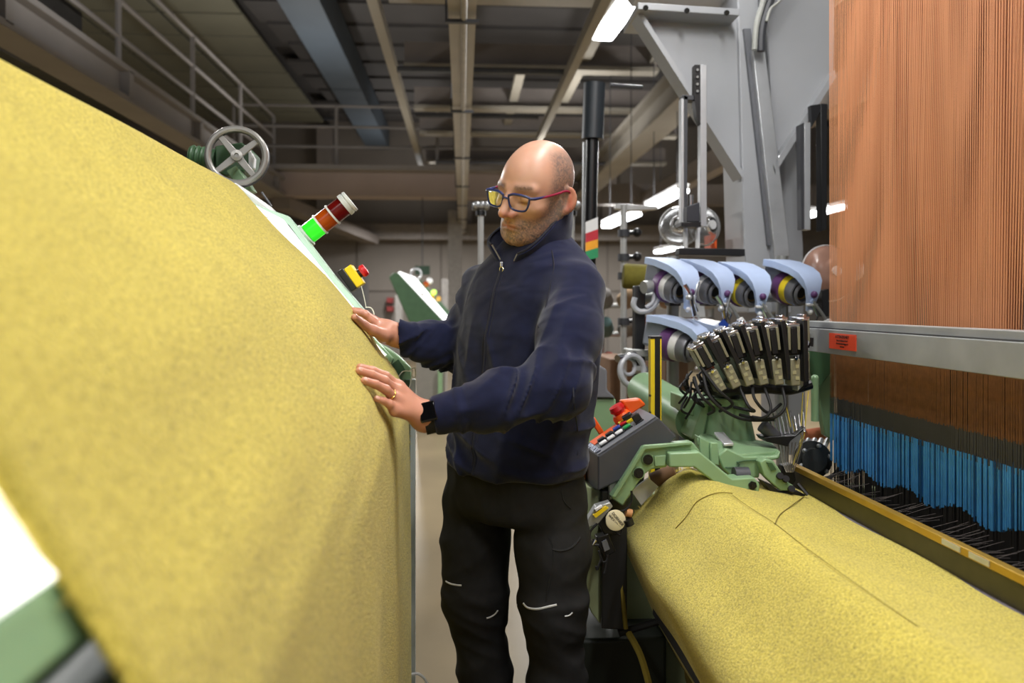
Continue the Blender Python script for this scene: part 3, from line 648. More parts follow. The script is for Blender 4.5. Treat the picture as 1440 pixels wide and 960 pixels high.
# ------------------------------------------------------------------ fan of weft selector modules
MODB = mat('glossy_black_module', (16, 15, 15), 0.22, var=0.1); SOL = mat('grey_green_solenoid', (134, 131, 108), 0.45, 0.15, var=0.06)
SOLT = mat('faded_print', (164, 160, 124), 0.6)
def module(lab, cx, cy, bx, by, Y, plate, first=[]):
    top, bot = at(cx, cy, Y), at(bx, by, Y); ax = (top - bot).normalized(); L = (top - bot).length
    t = thing('selector_module', lab, 'module', bot, 'weft selector modules in the fan')
    sd = ax.cross(Vector((0, 1, 0))).normalized() * -1     # towards +x
    if sd.x < 0: sd = -sd
    R = Matrix((sd, Vector((0, 1, 0)), ax)).transposed()
    W = 0.036
    MB().box(bot + ax * L * 0.74, (W, 0.05, L * 0.50), R).build('module_body', MODB, t, bevel=0.002)
    MB().box(bot + ax * L * 0.74 + sd * 0.0 + Vector((0, -0.027, 0)), (W * 0.42, 0.008, L * 0.44), R).build('module_channel', BLACK, t, bevel=0.001)
    for s_ in (-1, 1): MB().box(bot + ax * L * 0.78 + sd * s_ * W * 0.36 + Vector((0, -0.027, 0)), (W * 0.2, 0.006, L * 0.40), R).build('channel_side', SOL, t, bevel=0.001)
    so = MB().box(bot + ax * L * 0.20 + Vector((0, -0.012, 0)), (W * 0.72, 0.045, L * 0.46), R).build('solenoid', SOL, t, bevel=0.003)
    for k in range(3): MB().box(bot + ax * L * (0.10 + 0.10 * k) + sd * 0.004 * (-1) ** k + Vector((0, -0.0352, 0)), (W * 0.28, 0.0008, L * 0.06), R).build('print_mark', SOLT, so)
    MB().box(bot + ax * L * 1.0, (W * 1.05, 0.052, 0.010), R).build('module_cap', CHROME, t, bevel=0.002)
    MB().box(bot + ax * L * 1.03 + sd * W * 0.2, (W * 0.3, 0.04, 0.014), R).build('cap_latch', CHROME, t, bevel=0.002)
    MB().lathe([(0, 0.004), (0.012, 0.004), (0.012, 0)], bot + ax * L * 0.46 + Vector((0, -0.03, 0)), (0, -1, -0.4), 8).build('module_screw', CHROME, t)
    if plate:
        MB().box(bot + ax * L * 0.56 + sd * W * 0.86 , (0.013, 0.062, L * 1.06), R).build('divider_bar', BLACK, t, bevel=0.002)
        MB().box(bot + ax * L * 1.10 + sd * W * 0.86, (0.016, 0.062, 0.008), R).build('divider_cap', CHROME, t, bevel=0.002)
    return t
tops = [(978, 486), (1000, 477), (1025, 468), (1052, 462), (1080, 459), (1110, 457)]
bots = [(1010, 546), (1030, 541), (1049, 538), (1068, 537), (1089, 537), (1112, 538)]
names = ['first', 'second', 'third', 'fourth', 'fifth', 'sixth']
for i in range(6):
    module('black module with grey solenoid, %s from the left in the front row of the fan' % names[i], *tops[i], *bots[i], 2.10, True)
for i in range(6):
    a = tops[i]; b = bots[i]
    module('black module with chrome cap, %s from the left in the back row of the fan' % names[i], a[0] + 14, a[1] - 12 + i * 0.5, b[0] + 14, b[1] - 10, 2.20, False)
fan = thing('fan_bracket', 'dark curved bracket and side plates under the fan of black modules', 'bracket', at(1060, 545, 2.13))
MB().tube(spline(P([(985, 540), (1010, 550), (1040, 548), (1075, 546), (1110, 548), (1140, 540)], 2.15)), 0.014, 10).build('bracket_bar', BLACK, fan)
MB().prism(P([(1122, 458), (1132, 455), (1134, 470), (1130, 542), (1122, 550)], 2.10), (0, 0.12, 0)).build('end_plate', STEEL, fan, bevel=0.002)
MB().prism(P([(1118, 540), (1138, 525), (1138, 540), (1120, 552)], 2.12), (0, 0.05, 0)).build('end_foot', BLACK, fan, bevel=0.003)
MB().cyl(at(1131, 482, 2.09), at(1131, 482, 2.16), 0.012, 14).build('end_knob', CHROME, fan)
MB().cyl(at(1020, 548, 2.2), at(1020, 575, 2.22), 0.04, 16).build('bracket_neck', BLACK, fan)
for k, (a, b, c, d_) in enumerate((((988, 520), (1000, 560), (1040, 588), (1088, 590)), ((985, 515), (1010, 548), (1030, 568), (1012, 578)), ((1075, 545), (1084, 575), (1070, 588), (1040, 583)),
                                ((1040, 545), (1052, 570), (1060, 578), (1032, 572)), ((1100, 545), (1104, 572), (1086, 588), (1058, 586)), ((976, 530), (985, 555), (1004, 575), (996, 582)), ((1058, 544), (1062, 562), (1080, 580), (1098, 568)))):
    MB().tube(spline([at(*a, 2.08), at(*b, 2.04), at(*c, 2.05), at(*d_, 2.1)]), 0.0042, 8).build('cable', RUBBER, fan)
random.seed(8)
kn = MB()
for k in range(22):
    x, y = random.uniform(964, 1000), random.uniform(522, 560)
    kn.tube(spline([at(x, y, 2.16 + random.uniform(-.03, .03)), at(x + random.uniform(-14, 14), y + random.uniform(5, 18), 2.12), at(x + random.uniform(-16, 16), y + random.uniform(10, 30), 2.16)], 4), 0.0035, 5)
kn.build('cable_bundle', RUBBER, fan, kind='stuff')
# yarn guide below the fan
yg = thing('yarn_guide', 'dark yarn guide plate with steel needles under the right end of the fan', 'yarn guide', at(1105, 600, 2.12))
MB().prism(P([(1074, 615), (1078, 621), (1108, 628), (1112, 620), (1130, 606), (1132, 600), (1118, 612), (1085, 614)], 2.08), (0, 0.06, 0)).build('guide_plate', BLACK, yg, bevel=0.002)
MB().cyl(at(1072, 598, 2.1), at(1092, 616, 2.1), 0.018, 14).build('guide_cylinder', DGREY, yg)
for k in range(9):
    x = 1088 + k * 5.4; MB().tube([at(x - 7 + k * 0.6, 585 - (k % 3) * 4, 2.12), at(x, 612 - k * 0.6, 2.1)], [0.0022, 0.0036], 6).build('needle', CHROME, yg)
for k in range(8):
    MB().tube([at(1094 + k * 5, 622, 2.1), at(1100 + k * 3, 650, 2.08), at(1106 + k * 1.3, 664, 2.06)], [0.0014, 0.0012, 0.001], 5).build('lower_needle', mat('dark_needle', (92, 86, 72), 0.4, 0.4), yg)
MB().prism(P([(1100, 655), (1116, 652), (1120, 676), (1108, 690), (1098, 675)], 2.1), (0, 0.03, 0)).build('black_finger_block', BLACK, yg, bevel=0.003)  # black block at the tips of the lower needles
YL = ['slanting yellow weft yarn under the fourth grey solenoid', 'upright yellow weft yarn between fan and guide plate, left of two', 'upright yellow weft yarn between fan and guide plate, right of two', 'yellow weft yarn below the guide plate, left of two crossing', 'yellow weft yarn below the guide plate, right of two crossing', 'short yellow weft yarn entering the guide plate behind the needles', 'short yellow weft yarn below the dark lower needles']
for k, (a, b) in enumerate((((1100, 545), (1112, 600)), ((1129, 552), (1126, 612)), ((1137, 550), (1131, 612)), ((1128, 612), (1112, 664)), ((1131, 612), (1114, 660)), ((1113, 585), (1118, 612)), ((1114, 655), (1108, 672)))):
    tag(MB().tube([at(*a, 2.13), at(*b, 2.1)], 0.0016, 5).build('weft_yarn', YARN), YL[k], 'yarn', 'yellow weft yarns')
# ------------------------------------------------------------------ control console
con = thing('control_console', 'dark grey control console with rows of push buttons on an olive post', 'console', at(860, 700, 2.1))
A_, B_, C_, D_ = at(822, 628, 2.17), at(841, 641, 2.02), at(925, 586, 2.02), at(900, 574, 2.17)
B2, C2 = at(841, 690, 2.02), at(952, 614, 2.02); A2 = at(822, 682, 2.17); D2 = at(925, 600, 2.17)
MB().add([A_, B_, C_, D_, A2, B2, at(896, 664, 2.02), C2, at(890, 660, 2.17), D2], [(0, 1, 2, 3), (1, 5, 6, 7, 2), (0, 4, 5, 1), (3, 2, 7, 9), (0, 3, 9, 8, 4), (4, 8, 6, 5), (7, 6, 8, 9)]).build('console_box', DGREY, con, bevel=0.004, smooth=False)
nrm = (C_ - B_).cross(A_ - B_).normalized(); nrm = nrm if nrm.z > 0 else -nrm
def face(u, v): return B_.lerp(C_, u).lerp(A_.lerp(D_, u), v) + nrm * 0.001
MB().prism([face(0.01, 0.03), face(0.99, 0.03), face(0.99, 0.97), face(0.01, 0.97)], nrm * 0.002).build('console_top_plate', GREYP, con)
MB().prism([face(0.10, 0.62), face(0.56, 0.62), face(0.56, 0.97), face(0.10, 0.97)], nrm * 0.004).build('orange_plate', ORANGE, con)
MB().prism([face(0.02, 0.10), face(0.085, 0.10), face(0.085, 0.92), face(0.02, 0.92)], nrm * 0.004).build('name_plate', mat('navy_name_plate', (34, 38, 58), 0.4), con)
text('DORNIER', 0.024, frame(face(0.052, 0.5) + nrm * 0.0045, A_ - B_, -(C_ - B_)), mat('pale_lettering', (196, 202, 220), 0.5), con)
xu = (C_ - B_).normalized(); yv = (A_ - B_).normalized(); Rb = Matrix((xu, nrm.cross(xu).normalized(), nrm)).transposed()
def button(u, v, m, w=0.021, d=0.017, h=0.006, nm='button'):
    p = face(u, v); b_ = MB().box(p + nrm * 0.003, (w * 1.2, d * 1.2, 0.006), Rb).build('button_frame', BLACK, con, bevel=0.001)
    MB().box(p + nrm * (0.006 + h / 2), (w, d, h), Rb).build(nm, m, b_, bevel=0.002)
for k in range(3): button(0.19 + 0.135 * k, 0.30, WHITE)
button(0.60, 0.32, mat('green_button', (30, 150, 74), 0.35), nm='green_button'); 
for k in range(2): button(0.22 + 0.14 * k, 0.56, BLACK, nm='black_button')
button(0.50, 0.60, mat('blue_button', (36, 60, 150), 0.35), nm='blue_button'); button(0.62, 0.62, RED, nm='red_key')
button(0.78, 0.28, BLACK, h=0.02, nm='rotary_switch')
for k, (u, v) in enumerate(((0.66, 0.78), (0.74, 0.55))): MB().box(face(u, v) + nrm * 0.006, (0.03, 0.014, 0.008), Rb).build('yellow_tag', YEL, con, bevel=0.002)
MB().box(face(0.73, 0.66) + nrm * 0.012, (0.028, 0.02, 0.02), Rb).build('switch_block', BLACK, con, bevel=0.003)
q0 = face(0.70, 0.95)
MB().lathe([(0, 0), (0, 0.026), (0.014, 0.026), (0.022, 0.022), (0.024, 0)], q0, nrm, 24).build('stop_button_base', ORANGE, con)
MB().lathe([(0.012, 0), (0.012, 0.012), (0.026, 0.016), (0.034, 0.022), (0.046, 0.019), (0.048, 0)], q0, nrm, 24).build('stop_button', RED, con, label='large red stop button')
MB().prism([q0 + xu * 0.022 + nrm * 0.0, q0 + xu * 0.075, q0 + xu * 0.07 + nrm * 0.026, q0 + xu * 0.02 + nrm * 0.05], yv * 0.03).build('orange_guard', ORANGE, con, bevel=0.006)
MB().box(face(0.34, 1.2) + nrm * 0.02, (0.016, 0.01, 0.05), Rb).build('orange_lever', ORANGE, con, bevel=0.003)
MB().tube([at(819, 650, 2.16), at(818, 680, 2.16)], 0.012, 10).build('side_lamp', mat('orange_side_lamp', (240, 150, 90), 0.4), con)
# post and cabinet under the console
MB().prism(P([(822, 682), (846, 690), (846, 880), (832, 862), (822, 840)], 2.06), (0, 0.10, 0)).build('olive_post', OLIVE, con, bevel=0.003)
MB().prism(P([(846, 690), (882, 690), (882, 886), (846, 884)], 2.04), (0, 0.10, 0)).build('black_cabinet', mat('black_painted_steel', (34, 34, 34), 0.4, var=0.1), con, bevel=0.003)
MB().prism(P([(812, 560), (866, 560), (868, 600), (868, 700), (812, 700)], 2.45), (0, 0.15, 0)).build('side_cover', GREEN, con, bevel=0.006)
MB().prism(P([(832, 506), (854, 520), (854, 548), (866, 560), (832, 560)], 2.44), (0, 0.16, 0)).build('grey_hood', GREYP, con, bevel=0.006)
MB().box((at(846, 900, 2.25).x, 2.25, 0.22), (0.30, 0.3, 0.44)).build('console_foot', mat('very_dark_green', (28, 34, 28), 0.5), con, bevel=0.01)
MB().prism(P([(800, 860), (822, 700), (824, 960), (800, 1100)], 2.25), (0, 0.08, 0)).build('lower_green_panel', GREEN, con, bevel=0.004)
# grey linkage behind the arm
lk = thing('grey_link', 'grey cast link with a round joint below the control console', 'link', at(870, 670, 2.03))
MB().prism(P([(850, 672), (858, 664), (888, 656), (892, 668), (872, 676), (866, 700), (856, 704), (856, 682)], 2.03), (0, 0.03, 0)).build('link_plate', ALU, lk, bevel=0.004)
MB().lathe([(0, 0), (0, 0.012), (0.008, 0.012), (0.008, 0)], at(852, 676, 2.03), (0, -1, 0), 16).build('link_bolt', BOLT, lk)
MB().torus(at(900, 670, 2.06), (0, 1, 0), 0.06, 0.006, 24, 8, math.pi * 0.95, math.pi * 1.8).build('link_cable', RUBBER, lk)
tag(MB().prism(P([(888, 690), (912, 672), (926, 684), (902, 710)], 2.10), (0, 0.01, 0)).build('white_card', WHITE), 'white card between the green arm and the cloth edge', 'card')
tag(MB().cyl(at(918, 676, 2.14), at(950, 662, 2.12), 0.022, 16).build('brown_tube_end', BROWN), 'brown tube end peeping out above the cloth edge', 'tube')
# selvedge cutter with the round disc
cut = thing('selvedge_cutter', 'small cutter unit with a round cream disc hanging at the cloth corner', 'cutter', at(860, 730, 1.98))
MB().prism(P([(822, 738), (838, 712), (858, 706), (862, 712), (842, 736), (828, 742)], 1.97), (0, 0.03, 0)).build('cutter_bracket', ALU, cut, bevel=0.002)
MB().prism(P([(834, 724), (852, 712), (856, 714), (838, 728)], 1.962), (0, 0.008, 0)).build('yellow_strip', YEL, cut)
MB().prism(P([(836, 716), (846, 710), (848, 713), (838, 720)], 1.962), (0, 0.012, 0)).build('white_block', WHITE, cut, bevel=0.002)
MB().prism(P([(840, 734), (856, 716), (872, 728), (868, 752), (850, 752)], 1.985), (0, 0.04, 0)).build('cutter_body', BLACK, cut, bevel=0.003)
dc = at(865, 731, 1.965); dax = Vector((0.10, -1, 0.12)).normalized()
disc = MB().lathe([(0, 0), (0, 0.0255), (0.006, 0.0255), (0.007, 0.024), (0.007, 0)], dc, dax, 36).build('cutter_disc', mat('cream_disc', (216, 206, 170), 0.5, var=0.03), cut, label='round cream disc')
tx_ = Vector((0.62, 0, -0.78))
for k, s_ in enumerate(('DORNIER', 'WEAVING')):
    up = Vector((0.78, 0, 0.62)); text(s_, 0.0098, frame(dc + dax * 0.0075 + up * (0.0055 - 0.0105 * k), tx_, up), INK, disc)
MB().cyl(at(880, 720, 1.97), at(888, 722, 1.97), 0.011, 14).build('copper_cap', mat('copper_plastic', (196, 140, 92), 0.4), cut)
MB().cyl(at(883, 730, 1.96), at(886, 738, 1.96), 0.012, 12).build('black_knob', BLACK, cut)
MB().prism(P([(838, 755), (856, 750), (866, 776), (852, 784), (842, 770)], 1.98), (0, 0.03, 0)).build('lower_body', BLACK, cut, bevel=0.003)
MB().prism(P([(846, 762), (853, 758), (858, 772), (850, 776)], 1.974), (0, 0.006, 0)).build('grey_insert', GREYP, cut, bevel=0.001)
MB().lathe([(0, 0.008), (0.02, 0.001), (0.021, 0)], at(836, 760, 1.97), (-0.5, -0.5, -0.6), 10).build('cutter_tip', CHROME, cut)
for pts in (((840, 736), (830, 748), (832, 764), (842, 766)), ((888, 690), (888, 705), (880, 716), (868, 720)), ((862, 744), (872, 752), (874, 742), (868, 738)), ((842, 774), (848, 790), (856, 786)), ((846, 784), (840, 800), (838, 796)), ((855, 780), (852, 800), (850, 806))):
    MB().tube(spline(P(pts, 1.965)), 0.0028, 6).build('cutter_cable', RUBBER, cut)
# hanging selvedge strip and dark struts under the cloth
tag(MB().tube(spline([at(869, 755, 2.05), at(872, 800, 2.05), at(876, 845, 2.04), at(880, 884, 2.03)]), 0.006, 6).build('selvedge_ribbon', DYARN), 'narrow strip of waste selvedge hanging below the cloth corner', 'ribbon')
tag(MB().tube(spline([at(884, 890, 2.03), at(900, 920, 1.98), at(912, 960, 1.95), at(920, 1000, 1.95)]), 0.009, 6).build('waste_strip', DYARN), 'lower strip of waste cloth trailing towards the floor', 'ribbon')
MB().tube([at(870, 890, 2.06), at(930, 872, 2.06)], 0.01, 8).build('strut', RUBBER, loom)
# yellow and black light curtain post
lc_ = thing('light_curtain_post', 'upright yellow and black striped safety post behind the console', 'post', at(921, 600, 2.3))
p0, p1 = at(919, 600, 2.3), at(921, 476, 2.3); zc, zh = (p0.z + p1.z) / 2 - 0.25, p1.z - p0.z + 0.5
for dx, w_, m in ((-0.010, 0.012, mat('bright_yellow_post', (236, 206, 40), 0.35, var=0.03)), (0.004, 0.016, BLACK), (0.014, 0.004, MATS['bright_yellow_post'])):
    MB().box((p1.x + dx, 2.3, zc), (w_, 0.03, zh)).build('stripe_profile', m, lc_, bevel=0.001)
MB().box((p1.x, 2.3, p1.z + 0.004), (0.034, 0.032, 0.008)).build('post_cap', BLACK, lc_, bevel=0.001)
for y in (556, 580): MB().cyl(at(914, y, 2.29), at(914, y, 2.27), 0.004, 8).build('post_screw', BLACK, lc_)

# ------------------------------------------------------------------ weft feeders
FCOV = BLUEC; DRUM = mat('grey_feeder_drum', (128, 128, 132), 0.35, 0.4, var=0.05); DRK = mat('dark_feeder_core', (34, 32, 32), 0.5)
LAV = mat('lavender_plastic', (168, 128, 186), 0.4, var=0.05); BRASS = mat('brass_ring', (150, 122, 70), 0.35, 0.6)
def feeder(lab, band, loc, yaw, pitch, rod=True, s=0.92):
    # local frame: x = towards the yarn exit (front), y = to its side, z = up
    t = thing('weft_feeder', lab, 'thread feeder', (0, 0, 0), 'weft feeders')
    b = dict(parent=t, local=True)
    X = (1, 0, 0)
    MB().lathe([(-0.06, 0), (-0.06, 0.062), (-0.045, 0.068), (-0.012, 0.068), (-0.01, 0.064), (-0.01, 0)], (0, 0, 0), X, 32).build('purple_ring', PURPLE, **b)
    MB().lathe([(-0.012, 0), (-0.012, 0.060), (0.022, 0.060), (0.022, 0)], (0, 0, 0), X, 32).build('yarn_band', band, **b)
    MB().lathe([(0.022, 0.03), (0.022, 0.057), (0.05, 0.057), (0.06, 0.053), (0.06, 0.045), (0.045, 0.043), (0.045, 0.03)], (0, 0, 0), X, 32).build('drum', DRUM, **b)
    MB().torus((0.07, 0, 0), X, 0.038, 0.007, 28, 8).build('front_ring', DRUM, **b)
    MB().lathe([(0.03, 0.042), (0.05, 0.03), (0.052, 0)], (0, 0, 0), X, 24).build('drum_core', DRK, **b)
    MB().torus((0.056, 0, 0), X, 0.024, 0.0025, 24, 6).build('inner_ring', BRASS, **b)
    MB().box((-0.10, 0, 0.03), (0.10, 0.08, 0.12)).build('rear_body', mat('feeder_body_grey', (150, 156, 170), 0.4, var=0.04), bevel=0.012, **b)
    # cover: a bent plate from the rear over the drum to the front
    cz = [(-0.13, 0.098, 0.064), (-0.06, 0.104, 0.064), (0.03, 0.100, 0.058), (0.08, 0.088, 0.052), (0.11, 0.064, 0.044), (0.124, 0.03, 0.033), (0.127, -0.01, 0.022), (0.124, -0.06, 0.011)]
    th = 0.010; c = MB(); n = len(cz); vs = []
    for i, (x, z, w) in enumerate(cz):
        a = cz[max(0, i - 1)]; d = cz[min(n - 1, i + 1)]; tx, tz = d[0] - a[0], d[1] - a[1]; l = math.hypot(tx, tz); nx, nz = -tz / l, tx / l
        if nz < 0 and i < 4: nx, nz = -nx, -nz
        if i >= 4 and nx < 0: nx, nz = -nx, -nz
        sk = 0.018 if i < 5 else 0.004
        vs += [(x, w, z), (x, -w, z), (x - nx * (th + sk), -w, z - nz * (th + sk)), (x - nx * (th + sk), -w + 0.012, z - nz * (th + sk)), (x - nx * th, -w + 0.012, z - nz * th), (x - nx * th, w - 0.012, z - nz * th), (x - nx * (th + sk), w - 0.012, z - nz * (th + sk)), (x - nx * (th + sk), w, z - nz * (th + sk))]
    fs = [tuple(range(7, -1, -1)), tuple(range((n - 1) * 8, n * 8))]
    for i in range(n - 1):
        for k in range(8): fs.append((i * 8 + k, i * 8 + (k + 1) % 8, (i + 1) * 8 + (k + 1) % 8, (i + 1) * 8 + k))
    c.add(vs, fs).build('cover', FCOV, label='pale blue cover', bevel=0.002, **b)
    MB().ball((0.130, 0, 0.012), 0.014).build('cover_knob', PURPLE, **b)
    MB().ball((0.126, 0.0, -0.060), 0.011).build('ceramic_eye', WHITE, **b)
    MB().cyl((0.124, 0, -0.014), (0.134, 0, -0.014), 0.009, 14).build('eye_socket', BLUEC, **b)
    if rod:
        MB().tube([(0.13, 0.002, -0.016), (0.15, 0.03, -0.052), (0.165, 0.058, -0.088)], 0.006, 8).build('exit_rod', ALU, **b)
        MB().box((0.128, 0.0, -0.03), (0.012, 0.05, 0.010)).build('rod_clamp', WHITE, bevel=0.002, **b)
        MB().lathe([(-0.012, 0.0), (-0.008, 0.013), (0.008, 0.017), (0.015, 0.016)], (0.165, 0.058, -0.088), (0.35, 0.4, -0.86), 16).build('tension_ball', WHITE, **b)
        MB().lathe([(0.015, 0.0165), (0.026, 0.014), (0.034, 0.008), (0.036, 0)], (0.165, 0.058, -0.088), (0.35, 0.4, -0.86), 16).build('tension_cap', LAV, **b)
        MB().tube([(0.13, 0.0, -0.03), (0.15, 0.02, -0.07), (0.16, 0.0, -0.11), (0.145, -0.02, -0.09)], 0.004, 6).build('balance_wire', CHROME, **b)
    t.location = loc; t.rotation_euler = (0, pitch, yaw); t.scale = (s, s, s)
    return t
WB = mat('white_yarn_band', (226, 224, 220), 0.6); YB = mat('yellow_yarn_band', (232, 206, 40), 0.6)
fy = 2.95
feeder('upper blue-covered feeder with a white band, first from the left', WB, at(945, 404, fy), math.radians(-69), 0.26, False)
feeder('upper blue-covered feeder with a white band, second from the left', WB, at(994, 406, fy + 0.02), math.radians(-69), 0.26)
feeder('upper blue-covered feeder with a yellow band beside the gantry post', YB, at(1047, 410, fy), math.radians(-77), 0.26)
feeder('upper blue-covered feeder with a yellow band nearest the orange cords', YB, at(1114, 407, fy - 0.05), math.radians(-74), 0.26)
feeder('lower blue-covered feeder just behind the yellow and black post', WB, at(954, 486, fy - 0.1), math.radians(-50), 0.2, False)
feeder('lower blue-covered feeder half hidden behind the left of the black fan', WB, at(1006, 490, fy), math.radians(-56), 0.2, False)
feeder('lower blue-covered feeder of which only the top shows over the fan', WB, at(1100, 489, fy + 0.05), math.radians(-70), 0.2, False)
# the stand
st = thing('feeder_stand', 'steel tube stand carrying the blue-covered thread feeders', 'stand', at(990, 600, 3.1))
z1 = at(0, 428, 3.12).z
for yy in (418, 500): MB().cyl(at(900, yy, 3.12), at(1150, yy, 3.12), 0.02, 12).build('cross_tube', ALU, st)
for xx in (946, 1100): MB().cyl(Vector((at(xx, 500, 3.14).x, 3.14, 0)), at(xx, 360, 3.14), 0.024, 12).build('upright_tube', ALU, st)
for xx in (950, 1000, 1050, 1116): MB().prism([at(xx - 8, 408, 3.03), at(xx + 8, 408, 3.03), at(xx + 8, 430, 3.03), at(xx - 8, 430, 3.03)], (0, 0.08, 0)).build('clamp_block', BLACK, st, bevel=0.004)
MB().prism(P([(955, 348), (1048, 350), (1048, 360), (955, 358)], 3.1), (0, 0.06, 0)).build('black_shelf', BLACK, st, bevel=0.003)
MB().box((at(985, 600, 3.2).x, 3.2, 0.02), (0.9, 0.5, 0.04)).build('stand_base', DGREY, st)
# weights / clips hanging from the exits
for (x, y, lab) in ((975, 430, 'hanging steel clip below the first upper feeder'), (1020, 446, 'hanging steel clip below the second upper feeder')):
    t = thing('yarn_clip', lab, 'clip', at(x, y, 2.8))
    MB().tube(spline(P([(x - 12, y - 30), (x - 4, y - 16), (x, y + 4), (x + 2, y + 14)], 2.8)), 0.008, 8).build('clip_arm', CHROME, t)
    MB().torus(at(x + 4, y + 16, 2.8), (0, 1, 0), 0.009, 0.003, 16, 6).build('clip_ring', STEEL, t); MB().ball(at(x - 6, y - 12, 2.8), 0.012).build('clip_ball', STEEL, t)
    MB().tube(spline(P([(x + 8, y - 34), (x + 2, y - 10), (x + 6, y + 8)], 2.78)), 0.004, 6).build('clip_wire', CHROME, t)
t = tag(MB().prism(P([(958, 424), (990, 424), (992, 446), (956, 446)], 3.3), (0, 0.02, 0)).build('white_sheet', WHITE), 'white sheet seen behind the first upper feeder', 'sheet')
tag(MB().prism(P([(1012, 456), (1018, 449), (1025, 456), (1018, 465)], 2.75), (0, 0.015, 0)).build('blue_tag', mat('deep_blue_tag', (24, 62, 150), 0.5)), 'small dark blue diamond tag between feeders and fan', 'tag')

# ------------------------------------------------------------------ gantry behind
gan = thing('jacquard_gantry', 'tall light grey steel gantry with gusset plates standing behind the loom', 'gantry', at(1080, 600, 3.4))
GY = 3.4
MB().prism(P([(1034, -120), (1060, -120), (1086, 345), (1088, 440), (1052, 440), (1046, 345)], GY), (0, 0.25, 0)).build('gantry_post', GANTRY, gan, bevel=0.006)
MB().prism(P([(1060, -120), (1098, -120), (1130, 345), (1134, 640), (1092, 640), (1086, 345)], GY + 0.10), (0, 0.18, 0)).build('gantry_post', GANTRY, gan, bevel=0.006)
MB().prism(P([(1058, 68), (1076, 68), (1110, 345), (1114, 440), (1092, 440), (1088, 345)], GY - 0.05), (0, 0.10, 0)).build('steel_channel', STEEL, gan, bevel=0.004)
MB().prism(P([(1046, 40), (1056, 40), (1086, 345), (1080, 345)], GY - 0.02), (0, 0.05, 0)).build('channel_groove', GREYP, gan)
MB().prism(P([(899, 14), (1036, 22), (1046, 245), (1040, 248)], GY + 0.02), (0, 0.02, 0)).build('left_gusset', GANTRY, gan)
MB().prism(P([(893, 14), (900, 12), (1046, 242), (1044, 250)], GY - 0.05), (0, 0.12, 0)).build('gusset_flange', GANTRY, gan)
MB().prism(P([(1074, -120), (1175, -120), (1172, 105), (1088, 236)], GY + 0.02), (0, 0.02, 0)).build('right_gusset', GANTRY, gan)
MB().prism(P([(1174, 98), (1176, 108), (1090, 244), (1087, 234)], GY - 0.05), (0, 0.12, 0)).build('gusset_flange', GANTRY, gan)
MB().prism(P([(897, 3), (1040, 12), (1040, 22), (897, 13)], GY - 0.10), (0, 0.3, 0)).build('top_flange', GANTRY, gan, bevel=0.003)
MB().prism(P([(830, -120), (1200, -120), (1200, -10), (1040, -10), (905, -20)], GY + 0.06), (0, 0.25, 0)).build('top_beam', GANTRY, gan, bevel=0.005)
for x, y in ((908, 11), (966, 15), (1022, 18)): MB().cyl(at(x, y, GY - 0.11), at(x, y, GY - 0.12), 0.012, 8).build('flange_bolt', BLACK, gan)
MB().tube(spline(P([(1090, -60), (1074, 0), (1064, 35), (1061, 70)], GY - 0.1)), 0.012, 8).build('pale_cable', mat('pale_grey_cable', (176, 178, 172), 0.5), gan)
MB().tube(spline(P([(1110, -60), (1082, 5), (1072, 40), (1070, 72)], GY - 0.1)), 0.017, 8).build('dark_cable', DGREY, gan)
MB().tube(spline(P([(1130, -60), (1100, -4), (1084, 12), (1078, 30)], GY - 0.12)), 0.006, 6).build('thin_cable', MATS['pale_grey_cable'], gan)
# two threading uprights
def upright(lab, x0, x1, yt, yb, dark, Y, label_cat='upright'):
    t = thing('aluminium_upright', lab, label_cat, at(x0, yb, Y))
    MB().prism(P([(x0, yt), (x1, yt), (x1 + dark * 0, yb), (x0, yb)], Y), (0, 0.04, 0)).build('profile', STEEL, t, bevel=0.002)
    return t
t = upright('bright aluminium upright rising from the black motor block', 985, 994, 91, 318, 0, 3.15)
MB().prism(P([(977, 91), (985, 91), (985, 140), (977, 150)], 3.15), (0, 0.04, 0)).build('hole_plate', BLACK, t)
for k in range(4): MB().cyl(at(981, 98 + k * 10, 3.148), at(981, 98 + k * 10, 3.14), 0.005, 8).build('plate_hole', STEEL, t)
MB().prism(P([(976, 134), (985, 134), (985, 175), (980, 165)], 3.14), (0, 0.04, 0)).build('black_web', BLACK, t)
t = upright('slim aluminium upright left of the bright one', 958, 962, 138, 318, 0, 3.15); MB().prism(P([(962, 134), (967, 136), (966, 318), (962, 318)], 3.15), (0, 0.04, 0)).build('dark_flank', DGREY, t)
MB().prism(P([(960, 133), (978, 134), (978, 141), (960, 140)], 3.15), (0, 0.05, 0)).build('head_piece', DGREY, t, bevel=0.002)
t = upright('short aluminium upright between the gantry post and the orange cords', 1131, 1140, 172, 323, 0, 3.2); MB().prism(P([(1125, 175), (1131, 172), (1131, 322), (1127, 322)], 3.2), (0, 0.04, 0)).build('dark_flank', DGREY, t)
t = thing('black_upright', 'black upright profile right beside the orange cords', 'upright', at(1159, 325, 3.3)); MB().prism(P([(1154, 145), (1164, 146), (1163, 322), (1155, 325)], 3.3), (0, 0.05, 0)).build('profile', BLACK, t, bevel=0.003)
MB().prism(P([(1140, 148), (1154, 146), (1154, 156), (1142, 178)], 3.3), (0, 0.03, 0)).build('top_bracket', BLACK, t)
mtr = thing('motor_block', 'black motor block held between the two aluminium uprights', 'motor', at(972, 320, 3.1))
MB().prism(P([(958, 312), (986, 312), (986, 319), (958, 318)], 3.08), (0, 0.09, 0)).build('base_plate', BLACK, mtr, bevel=0.002)
MB().prism(P([(966, 290), (984, 284), (984, 312), (966, 312)], 3.1), (0, 0.08, 0)).build('motor_body', mat('charcoal_motor', (52, 53, 60), 0.5), mtr, bevel=0.003)
